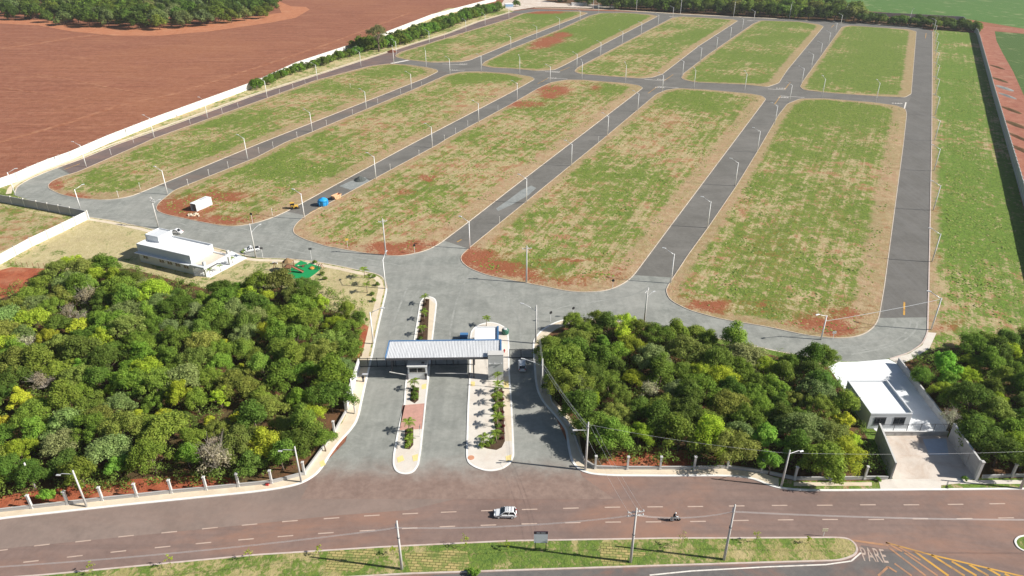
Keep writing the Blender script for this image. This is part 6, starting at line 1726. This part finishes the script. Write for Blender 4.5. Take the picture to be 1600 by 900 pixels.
for x, y, s, wh in ((648, 610, 1.0, 'at the foot of the guard booth'), (640, 675, 1.05, 'at the top of the bed near the entry island tip'), (640, 698, .8, 'at the bottom of the bed near the entry island tip'), (778, 598, .9, 'in front of the grey pylon'), (779, 616, 1.05, 'at the top of the gate island bed'), (778, 632, 1.05, 'second from the pylon in the gate island bed'), (780, 650, 1.05, 'in the middle of the gate island bed'), (777, 668, 1.1, 'fourth from the pylon in the gate island bed'), (756, 698, 1.0, 'standing alone at the left end of the gate island bed'), (776, 692, 1.0, 'at the lower curve of the gate island bed'), (664, 476, .95, 'at the far tip of the island behind the canopy'), (663, 500, .95, 'in the middle of the bed behind the canopy'), (660, 524, .95, 'in the bed just behind the canopy edge'), (760, 510, .95, 'behind the white gate room'), (570, 435, 1.15, 'on the lawn at the entry corner, back one'), (577, 446, 1.15, 'on the lawn at the entry corner, middle one'), (574, 458, 1.05, 'on the lawn at the entry corner, front one')):
    palm(x, y, s, 'young palm ' + wh, 'young palms')
for x, y, wh in ((329, 431, 'at the near corner of the office terrace'), (345, 424, 'in the middle of the office terrace edge'), (364, 412, 'at the far pillar of the office terrace'), (382, 401, 'beside the white pickup')):
    palm(x, y, .75, 'small palm ' + wh, 'small palms by the office', 6)
def sapling(x, y, s, label, hue='lime'):
    p = g(x, y)
    t = empty('sapling', (p.x, p.y, .13), rng.uniform(0, 6), label, 'sapling', 'saplings on the median')
    b = MB().tube([(0, 0, 0), (.05, 0, .9 * s), (0, .05, 1.7 * s)], [.035, .028, .015], 5)
    for k in range(5):
        b.tube([(0.03, 0, (.7 + .2 * k) * s), (.45 * math.cos(k * 2.4) * s, .45 * math.sin(k * 2.4) * s, (1.1 + .22 * k) * s)], [.015, .008], 4)
    b.build('stem', M['bark'], t)
    r = np.random.default_rng(int(x))
    c = link('foliage', leaf_mesh('foliage', [(.4 * math.cos(k * 2.4) * s, .4 * math.sin(k * 2.4) * s, (1.1 + .22 * k) * s, .26 * s) for k in range(5)] + [(0, 0, 1.8 * s, .3 * s)], 110, .10, M['leaf'], .3, .6, .9, int(x)), t)
    c.color = PAL[hue] + (1,)
for x, y, s, wh in ((146, 897, 1.1, 'leftmost on the median'), (268, 888, 1.2, 'second from the left on the median'), (391, 876, 1.1, 'at the pale dry patch of the median'), (499, 868, .9, 'just left of the first sod squares'), (615, 868, .9, 'by the sod square pole'), (727, 856, 1.2, 'between the sod squares and the notice board'), (793, 860, .8, 'left of the notice board'), (1064, 856, 1.4, 'between the two right hand poles, with dry leaves'), (1180, 848, 1.1, 'right of the last median pole'), (1262, 850, .7, 'low and dark near the right end of the median')):
    sapling(x, y, s, 'thin sapling ' + wh, 'olive' if x == 1064 else 'lime')
for x, y, s in ((738, 898, 1.2), (746, 899, 1.0), (1371, 752, .8), (1507, 751, .9), (1290, 770, .0)):
    if s: shrub(x, y, s, 'fresh', 'low green bush at the kerb edge', 'low bushes at the kerbs')

# far corner: sheds and vehicles on the pale ground
p = g(795, 12)
t = empty('site_cabin', (p.x, p.y, .15), .2, 'small blue and white site cabin at the end of the white wall', 'cabin')
MB().box((-4, -3, 0), (4, 3, 3.4)).build('wall_body', M['render_white'], t)
MB().box((-4.2, -3.2, 3.402), (4.2, 3.2, 3.7)).build('roof', M['roof_white'], t)
MB().box((-3.9, -3.08, 1.2), (3.9, -3.0, 3.3)).build('banner', m_plain('pale_blue_panel', (.28, .45, .68), .6), t)
for x, y, rz, wh in ((902, 8.5, .1, 'under the trees'), (915, 8.0, .05, 'beside the trees')):
    p = g(x, y)
    t = empty('site_shed', (p.x, p.y, .15), rz, 'low pale shed on the pale ground ' + wh, 'shed')
    MB().box((-6, -2, 0), (6, 2, 2.2)).build('wall_body', M['lamp_metal'], t)
    MB().prism([(-6.3, -2.3), (6.3, -2.3), (6.3, 2.3), (-6.3, 2.3)], 2.202, 2.4).build('roof', M['white_wall'], t)

# ------------------------------------------------------------------ the air
m = bpy.data.materials.new('thin_haze')
m.use_nodes = True
nt = m.node_tree
nt.nodes.remove(nt.nodes['Principled BSDF'])
vol = nt.nodes.new('ShaderNodeVolumePrincipled')
vol.inputs['Color'].default_value = (.90, .95, 1.0, 1)
vol.inputs['Density'].default_value = HAZE
vol.inputs['Anisotropy'].default_value = .2
nt.links.new(vol.outputs[0], nt.nodes['Material Output'].inputs['Volume'])
hz_ = MB().box((-9100, -3100, -1.0), (9100, 12100, 96.0)).build('haze', m)
tag(hz_, 'thin pale haze lying over the whole estate and the fields', 'haze', kind='stuff')
